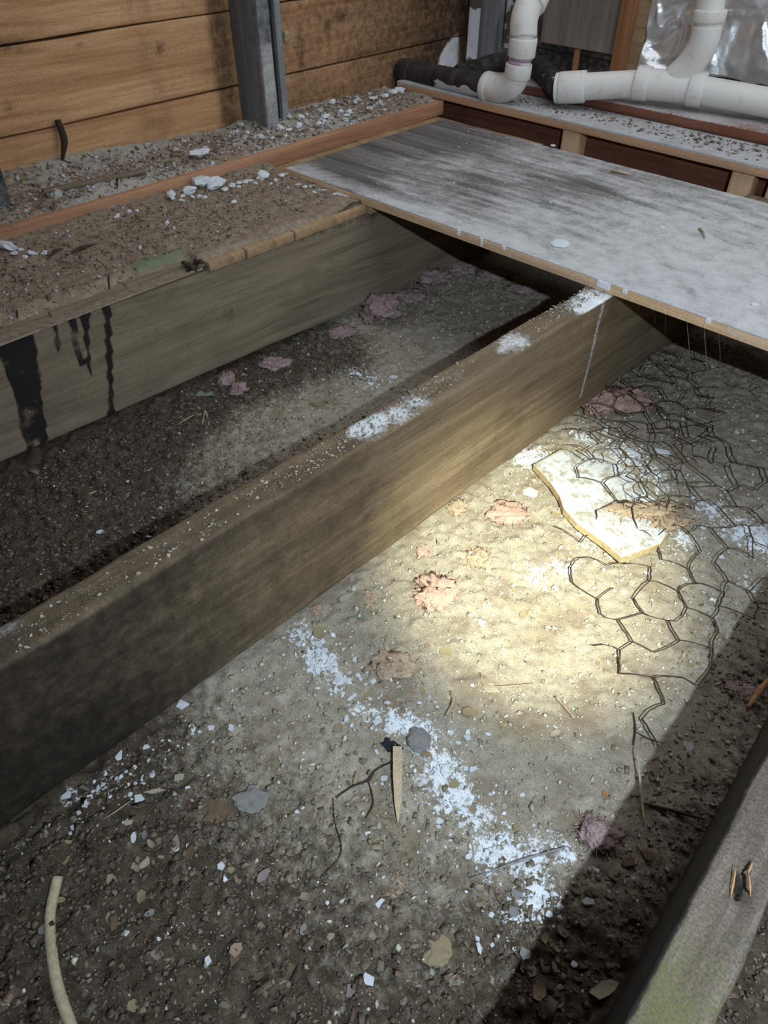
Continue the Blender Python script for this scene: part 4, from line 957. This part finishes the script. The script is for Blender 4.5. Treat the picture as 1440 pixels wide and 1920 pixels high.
# gritty stuff: thousands of crumbs, built as one mesh per kind
def crumbs(name, n, sampler, size, colf, label, cat, flat=0.6, seed=1, cube=False):
    r = np.random.default_rng(seed)
    if cube:
        octv = np.array([(x, y, z) for x in (-.75, .75) for y in (-.75, .75) for z in (-.75, .75)], float)
        octf = np.array([(0, 1, 3), (0, 3, 2), (4, 6, 7), (4, 7, 5), (0, 4, 5), (0, 5, 1), (2, 3, 7), (2, 7, 6), (0, 2, 6), (0, 6, 4), (1, 5, 7), (1, 7, 3)])
    else: octv = np.array([(1, 0, 0), (0, 1, 0), (-1, 0, 0), (0, -1, 0), (0, 0, 1), (0, 0, -1)], float)
    if not cube: octf = np.array([(0, 1, 4), (1, 2, 4), (2, 3, 4), (3, 0, 4), (1, 0, 5), (2, 1, 5), (3, 2, 5), (0, 3, 5)])
    P, sc = sampler(r, n); n = len(P)
    s = size(r, n)*sc
    nv = len(octv)
    V = octv[None]*(0.45+0.85*r.random((n, nv, 3)))*np.stack([s*r.uniform(.7, 1.6, n), s*r.uniform(.5, 1.0, n), s*flat*r.uniform(.5, 1.2, n)], -1)[:, None]
    a = r.uniform(0, 6.28, n); t = r.normal(0, .35, n)
    c, sn = np.cos(a)[:, None], np.sin(a)[:, None]; ct, st_ = np.cos(t)[:, None], np.sin(t)[:, None]
    x, y, z = V[..., 0], V[..., 1], V[..., 2]
    x, z = x*ct-z*st_, x*st_+z*ct
    V = np.stack([x*c-y*sn, x*sn+y*c, z], -1)+P[:, None]
    V[..., 2] += (s*flat*.35)[:, None]
    F = (octf[None]+nv*np.arange(n)[:, None, None]).reshape(-1, 3)
    cols = np.repeat(colf(r, n, P), nv, axis=0)
    o = link_mesh(name, M3(V.reshape(-1, 3)), F, 'crumb', smooth=False, cols=cols)
    return tag(o, label, cat, kind='stuff')
def hz(P):
    fx = (P[:, 0]-GX0)/(GX1-GX0)*(nx-1); fy = (P[:, 1]-GY0)/(GY1-GY0)*(ny-1)
    i = np.clip(fx, 0, nx-2).astype(int); j = np.clip(fy, 0, ny-2).astype(int); a = fx-i; b = fy-j
    return GZ+HH[i, j]*(1-a)*(1-b)+HH[i+1, j]*a*(1-b)+HH[i, j+1]*(1-a)*b+HH[i+1, j+1]*a*b
def lin(i, j): return DD[i, j]
def area(x0, x1, y0, y1, keep):
    def f(r, n):
        x = r.uniform(x0, x1, n); y = r.uniform(y0, y1, n)
        i = ((x-GX0)/(GX1-GX0)*(nx-1)).astype(int); j = ((y-GY0)/(GY1-GY0)*(ny-1)).astype(int)
        k = (r.random(n) < keep(DD[i, j], PW[i, j])) & ~((x > -1.03) & (x < -.93)) & ~((x > .02) & (x < .13))
        P = np.stack([x[k], y[k], 0*x[k]], -1); P[:, 2] = hz(P); return P, np.ones(len(P))
    return f
PAL = np.array([(.09, .066, .046), (.11, .082, .058), (.14, .105, .074), (.18, .14, .10), (.11, .08, .064), (.08, .06, .046), (.13, .09, .068), (.21, .17, .125), (.13, .105, .085)])
def ground_d(P):
    i = np.clip((P[:, 0]-GX0)/(GX1-GX0)*(nx-1), 0, nx-1).astype(int); j = np.clip((P[:, 1]-GY0)/(GY1-GY0)*(ny-1), 0, ny-1).astype(int)
    return sstep(.2, .75, DD[i, j])[:, None]
def soilcol(r, n, P):
    c = PAL[r.integers(0, len(PAL), n)]*r.uniform(.75, 1.15, (n, 1)); d = ground_d(P)
    return c*(1-d)+d*np.array([(.30, .25, .175)])*r.uniform(.6, 1.25, (n, 1))
def drycol(r, n, P): return PAL[r.integers(0, len(PAL), n)]*r.uniform(.75, 1.15, (n, 1))
def greycol(r, n, P): return np.array([(.42, .38, .31)])*r.uniform(.5, 1.5, (n, 1))
def whitecol(r, n, P): return np.array([(.70, .71, .73)])*r.uniform(.75, 1.05, (n, 1))
crumbs('soil_crumbs', 100000, area(-1.98, .6, -.55, 2.7, lambda d, p: np.clip(1.0-1.15*d, .006, 1)), lambda r, n: .0026+.0055*r.random(n)**3, soilcol, 'loose brown soil crumbs and bark bits on the dirt', 'soil', .6, 3, True)
crumbs('bark_litter', 14000, area(-1.98, .6, -.55, 2.7, lambda d, p: np.clip(.95-1.2*d, .002, 1)), lambda r, n: .004+.010*r.random(n)**3.5, soilcol, 'flat bark and leaf litter covering the darker soil', 'litter', .22, 4, True)
crumbs('dust_grit', 60000, area(-1.98, .6, -.3, 2.6, lambda d, p: np.clip(d*.8, .05, 1)), lambda r, n: .0018+.0062*r.random(n)**5, greycol, 'pale grit over the dusty dirt', 'grit', .7, 5)
crumbs('plaster_crumbs', 90000, area(-1.6, .3, .0, 2.4, lambda d, p: np.clip(p**1.6*.9+.004, 0, .9)), lambda r, n: .0016+.008*r.random(n)**4, whitecol, 'fine white plaster crumbs of the powder trail', 'plaster', .6, 6)
def onlayer(hf, x0, x1, y0, y1):
    def f(r, n):
        x = r.uniform(x0, x1, n); y = r.uniform(y0, y1, n); z = hf(x[None], y[None])[0]
        return np.stack([x, y, z], -1), np.ones(n)
    return f
def mixcol(r, n, P):
    c = drycol(r, n, P)*1.7; w = r.random(n) < .07; c[w] = whitecol(r, n, P)[w]*.8; return c
crumbs('subfloor_grit', 5200, onlayer(zf1, -2.54, -2.06, .1, 1.93), lambda r, n: .0025+.008*r.random(n)**4, mixcol, 'grit and splinters on the dirty subfloor', 'grit', .6, 8)
crumbs('plate_grit', 5200, onlayer(zf2, -2.90, -2.58, .2, 3.0), lambda r, n: .003+.011*r.random(n)**3.5, lambda r, n, P: np.where(r.random((n, 1)) < .18, whitecol(r, n, P)*.75, drycol(r, n, P)*1.9), 'grit and plaster bits on the sole plate', 'grit', .6, 9)
def flat_area(x0, x1, y0, y1, z):
    return lambda r, n: (np.stack([r.uniform(x0, x1, n), y0+(y1-y0)*r.random(n)**.6, np.full(n, z)], -1), np.ones(n))
crumbs('platform_grit', 1500, flat_area(-2.6, .3, 3.07, 3.28, SHZ), lambda r, n: .003+.010*r.random(n)**3.5, mixcol, 'grit and plaster crumbs on the platform board', 'grit', .6, 10)
crumbs('plywood_grit', 900, flat_area(-2.4, 2, 1.95, 2.88, -.967), lambda r, n: .002+.006*r.random(n)**5, whitecol, 'white plaster specks on the plywood sheet', 'grit', .3, 11)
jj = np.array([-.975])
crumbs('joist_grit', 2400, flat_area(-1.01, -.95, -.3, 1.95, -1.0), lambda r, n: .0015+.006*r.random(n)**4, lambda r, n, P: greycol(r, n, P)*.8, 'grit on top of the middle joist', 'grit', .5, 12)

# ------------------------------------------------------------------ insulation tufts
def tuft(px, py, w, h, mat, label, seed, zs=.5, base=None, fib=150):
    p = GP(px, py) if base is None else base
    s = px_size(p); W_ = w*s*1.1; H_ = h*s*1.5; Z_ = min(W_, H_)*zs*.65
    root = thing('insulation_tuft', p, label, 'insulation', 'fibreglass insulation tufts')
    me = rock_mesh('wool', seed, mat, 1.0, .5, 4)
    P = np.zeros(len(me.vertices)*3); me.vertices.foreach_get('co', P); P = P.reshape(-1, 3)
    P[:, :2] += (np.stack([fbm(P, 5, 3, seed+1), fbm(P, 5, 3, seed+2)], -1)-.5)*.35
    P *= (0.72+0.55*fbm(P, 13, 4, seed+4))[:, None]
    P[:, 2] -= P[:, 2].min(); P *= [W_, H_, Z_]
    a = TH; c, sn = math.cos(a), math.sin(a)
    P = np.stack([P[:, 0]*c-P[:, 1]*sn, P[:, 0]*sn+P[:, 1]*c, P[:, 2]], -1)+p-[0, 0, .006]
    F = [tuple(q.vertices) for q in me.polygons]; bpy.data.meshes.remove(me)
    link_mesh('wool', M3(P), F, mat, root)
    r = np.random.default_rng(seed); VV = []; FF = []; nb = 0
    ks = r.integers(0, len(P), fib)
    for kk in ks:
        q = P[kk]; d = (q-p)*[1, 1, .4]+r.normal(0, .4, 3)*[W_, W_, Z_*.7]; d = d/max(np.linalg.norm(d), 1e-6)*W_*r.uniform(.06, .2)
        sd = r.normal(0, 1, 3)*W_*.06; e = q+d+sd; e[2] = max(e[2], p[2]+.001); m = q+d*.5
        wv = np.cross(d, [0, 0, 1.0]); wv = wv/max(np.linalg.norm(wv), 1e-6)*.0009; uz = np.array([0, 0, .0009])
        for cpt in (q, m, e): VV += [cpt-wv, cpt+wv, cpt+uz]
        for k2 in (0, 3):
            FF += [(nb+k2, nb+k2+1, nb+k2+4, nb+k2+3), (nb+k2+1, nb+k2+2, nb+k2+5, nb+k2+4), (nb+k2+2, nb+k2, nb+k2+3, nb+k2+5)]
        nb += 9
    link_mesh('fibres', M3(np.array(VV)), FF, mat, root)
TU = [(1150,758,105,52,'pink_wool','large pink insulation clump against the far end of the middle joist',.35),
      (952,966,66,36,'pink_wool','pink insulation tuft in the bright beam left of the drywall scrap',.3),
      (855,950,32,30,'brown_wool','brownish wool tuft close to the middle joist in the beam',.3),
      (900,1045,46,30,'brown_wool','dull pink tuft in the beam between the two brighter tufts',.25),
      (812,1112,74,50,'pink_wool','pink insulation tuft left of the brightest spot',.25),
      (795,1030,26,30,'pink_wool','small pink tuft beside the middle joist in the beam',.3),
      (592,1143,20,16,'pink_wool','tiny red-pink tuft touching the middle joist above the powder trail',.5),
      (740,1245,86,42,'brown_wool','brown-pink matted tuft above the powder trail',.22),
      (1122,1566,60,40,'mauve_wool','reddish tuft at the edge of the near joist shadow',.35),
      (1200,965,110,30,'brown_wool','brown wool strip across the drywall scrap',.35),
      (1255,990,60,24,'brown_wool','brown wool end at the right of the drywall scrap',.35),
      (718,592,56,40,'mauve_wool','pink-grey tuft standing beside the stained joist',.9),
      (690,600,26,24,'mauve_wool','small pink tuft left of the standing tuft by the stained joist',.8),
      (425,714,22,30,'mauve_wool','small pink tuft in front of the grey-green scrap',.9),
      (447,735,26,22,'mauve_wool','small pink tuft right of the grey-green scrap',.8),
      (515,685,44,26,'mauve_wool','low mauve tuft at the foot of the stained joist',.5),
      (640,626,44,22,'mauve_wool','low dark pink tuft along the foot of the stained joist',.5),
      (765,560,50,26,'mauve_wool','mauve tuft along the stained joist nearer the plywood',.6),
      (810,530,56,30,'mauve_wool','mauve tuft below the plywood shadow by the stained joist',.7),
      (868,508,50,22,'mauve_wool','pink tuft at the left end of the fringe under the plywood',.7),
      (925,522,62,22,'mauve_wool','pink tuft in the middle of the fringe under the plywood',.6),
      (985,545,56,20,'mauve_wool','pink tuft at the right end of the fringe under the plywood',.6),
      (690,1120,34,26,'brown_wool','faint pink tuft beside the small green leaf',.2),
      (645,1085,20,16,'pink_wool','faint red tuft at the lower edge of the middle joist',.3),
      (1385,1290,50,30,'mauve_wool','dark pink wool in the joist shadow at the right edge',.3),
      (930,1690,24,36,'mauve_wool','small mauve tuft in the powder trail near the shadow',.3),
      (745,1660,40,24,'brown_wool','faint brown wool on the dirt below the stake',.2)]
for i, (px, py, w, h, m, lab, zs) in enumerate(TU):
    b = None
    if 'across the drywall' in lab or 'right of the drywall' in lab: b = GP(px, py)+[0, 0, .018]
    tuft(px, py, w, h, m, lab, 500+i*9, zs, b)

# ------------------------------------------------------------------ drywall scrap under the wire
OUT = [(1000,872),(1012,885),(1030,905),(1048,932),(1056,958),(1080,985),(1105,1003),(1132,1022),(1165,1050),(1190,1040),(1240,1018),(1258,990),(1240,960),(1215,915),(1185,870),(1120,838),(1050,840)]
cz = np.mean([gh(*G(x, y)[:2]) for x, y in OUT])+.006
TD = .022
ot = np.array([atz(x, y, cz+TD) for x, y in OUT]); cen = ot.mean(0)
dw = thing('drywall_scrap', [cen[0], cen[1], cz], 'broken white drywall scrap with a brown paper edge under the chicken wire', 'drywall')
n = len(ot)
tl = np.clip(((ot-cen)@np.array([.25, .97, 0])), -1, 1)*0.085
def ring_z(sc, z): q = cen+(ot-cen)*sc; q[:, 2] = z-tl*sc; return q
V = np.concatenate([ring_z(1.0, cz), ring_z(1.0, cz+TD*.93)]); F = [(i, (i+1) % n, n+(i+1) % n, n+i) for i in range(n)]+[tuple(range(n))[::-1], tuple(range(n, 2*n))]
link_mesh('paper_edge', M3(V), F, 'drywall_paper', dw, smooth=False)
V = np.concatenate([ring_z(.985, cz+TD*.935), ring_z(.97, cz+TD)]); link_mesh('gypsum_face', M3(V), [(i, (i+1) % n, n+(i+1) % n, n+i) for i in range(n)]+[tuple(range(n, 2*n)), tuple(range(n))[::-1]], 'drywall_face', dw, smooth=False)
for i, (x, y, w, h, a) in enumerate([(1150, 1035, 70, 14, -.55), (1215, 1030, 60, 9, .35)]):
    one('paper_strip', x, y, w, h, a, chipm(70+i, 'drywall_paper', 6, .2, .1), ['torn brown paper strip along the lower edge of the drywall scrap', 'short brown paper strip at the right corner of the drywall scrap'][i], 'paper', 1, .014)

# ------------------------------------------------------------------ chicken wire
def hexnet(name, centre_px, W, H, size, rot, seed, keep, lift, label, crumple):
    r = random.Random(seed); c0 = G(*centre_px)
    verts = {}; edges = set(); pos = []
    def vid(x, y):
        k = (round(x*1000), round(y*1000))
        if k not in verts: verts[k] = len(pos); pos.append((x, y))
        return verts[k]
    wx = size; hy = size*.62*2; nxh = int(W/wx)+2; nyh = int(H/(hy*.75))+2
    for j in range(-nyh//2, nyh//2+1):
        for i in range(-nxh//2, nxh//2+1):
            cx = (i+.5*(j & 1))*wx; cy = j*hy*.75
            cor = [(cx, cy+hy*.5), (cx+wx*.5, cy+hy*.25), (cx+wx*.5, cy-hy*.25), (cx, cy-hy*.5), (cx-wx*.5, cy-hy*.25), (cx-wx*.5, cy+hy*.25)]
            ids = [vid(*q) for q in cor]
            for k in range(6): edges.add(tuple(sorted((ids[k], ids[(k+1) % 6]))))
    P = np.array(pos); p3 = np.stack([P[:, 0], P[:, 1], 0*P[:, 0]], -1)
    D = np.stack([fbm(p3, 3.2, 3, seed), fbm(p3, 3.2, 3, seed+1)], -1)-.5
    P2 = P+D*crumple+np.array([[r.gauss(0, size*.095), r.gauss(0, size*.095)] for _ in pos])
    c, s = math.cos(rot), math.sin(rot)
    Wd = np.stack([c0[0]+P2[:, 0]*c-P2[:, 1]*s, c0[1]+P2[:, 0]*s+P2[:, 1]*c], -1)
    hgt = lift[0]+lift[1]*fbm(p3, 3.0, 3, seed+5)**2+lift[2]*sstep(.1, .5, P[:, 1])
    Z = np.array([gh(x, y) for x, y in Wd])
    q3 = np.stack([Wd[:, 0], Wd[:, 1], Z+hgt], -1)
    VV = []; FF = []; nb = 0
    for a, b in sorted(edges):
        A, B = q3[a], q3[b]; m = (A+B)/2
        scr = np.array([720+FPX*(m@CR)/(m@CF), 960-FPX*(m@CU)/(m@CF)])
        if not keep(scr[0], scr[1], r): continue
        if m[0] > 0.02 or m[0] < -.90: continue
        twisted = abs(P[a][0]-P[b][0]) < size*.05; rad = .0023 if twisted else .0015
        bow = np.array([r.gauss(0, 1), r.gauss(0, 1), abs(r.gauss(0, 1))])*size*.05
        pts = [A, A*.7+B*.3+bow, A*.3+B*.7+bow*.8, B]
        if twisted: pts = [A, A*.75+B*.25+bow*.4+[.0012, 0, 0], A*.5+B*.5+bow*.4-[.0012, 0, 0], A*.25+B*.75+bow*.4+[.0012, 0, 0], B]
        V, F = tube_geo(pts, rad, 4, True); VV.append(V); FF += [tuple(i+nb for i in f) for f in F]; nb += len(V)
    o = link_mesh(name, M3(np.concatenate(VV)), FF, 'rusty_wire')
    return tag(o, label, 'wire mesh', 'chicken wire')
def inpoly(x, y, poly):
    ins = False; j = len(poly)-1
    for i in range(len(poly)):
        (xi, yi), (xj, yj) = poly[i], poly[j]
        if (yi > y) != (yj > y) and x < (xj-xi)*(y-yi)/(yj-yi)+xi: ins = not ins
        j = i
    return ins
PM = [(1075,800),(1150,790),(1230,770),(1330,790),(1445,900),(1460,1160),(1380,1190),(1330,1290),(1260,1330),(1230,1420),(1185,1300),(1120,1190),(1090,1110),(1050,1060),(1060,960),(1130,960),(1075,880)]
PT = [(1110,740),(1190,660),(1260,610),(1330,640),(1350,760),(1330,900),(1260,960),(1180,960),(1150,880),(1085,870)]
hexnet('chicken_wire', (1250, 1080), 1.5, 1.6, .098, TH+.05, 17, lambda x, y, r: inpoly(x, y, PM) and r.random() < .93, (.012, .05, .02), 'rusty chicken wire spread over the dirt and drywall scrap', .10)
hexnet('chicken_wire', (1230, 790), 1.1, 1.2, .088, TH+.55, 29, lambda x, y, r: inpoly(x, y, PT) and r.random() < .9, (.02, .16, .0), 'crumpled rusty chicken wire bunched up below the plywood', .16)
# cobwebs below the plywood edge
for i, (x1, y1, x2, y2) in enumerate([(1236,505,1228,560),(1262,520,1240,575),(1300,545,1290,660),(1332,560,1322,690),(1355,585,1345,640),(1210,500,1190,555)]):
    a = aty(x1, y1, 1.98); a[2] = -.999; b = GP(x2, y2+60)
    rod('cobweb_strand', [a, (a*.5+b*.5)+[.01, .01, -.02], b+[0, 0, .004]], .0006, 'cobweb', 'pale cobweb strand hanging from the plywood edge to the dirt', 'cobweb', 'cobweb strands under the plywood edge', 4)
for o in bpy.data.objects:
    if '_o' in o: del o['_o']
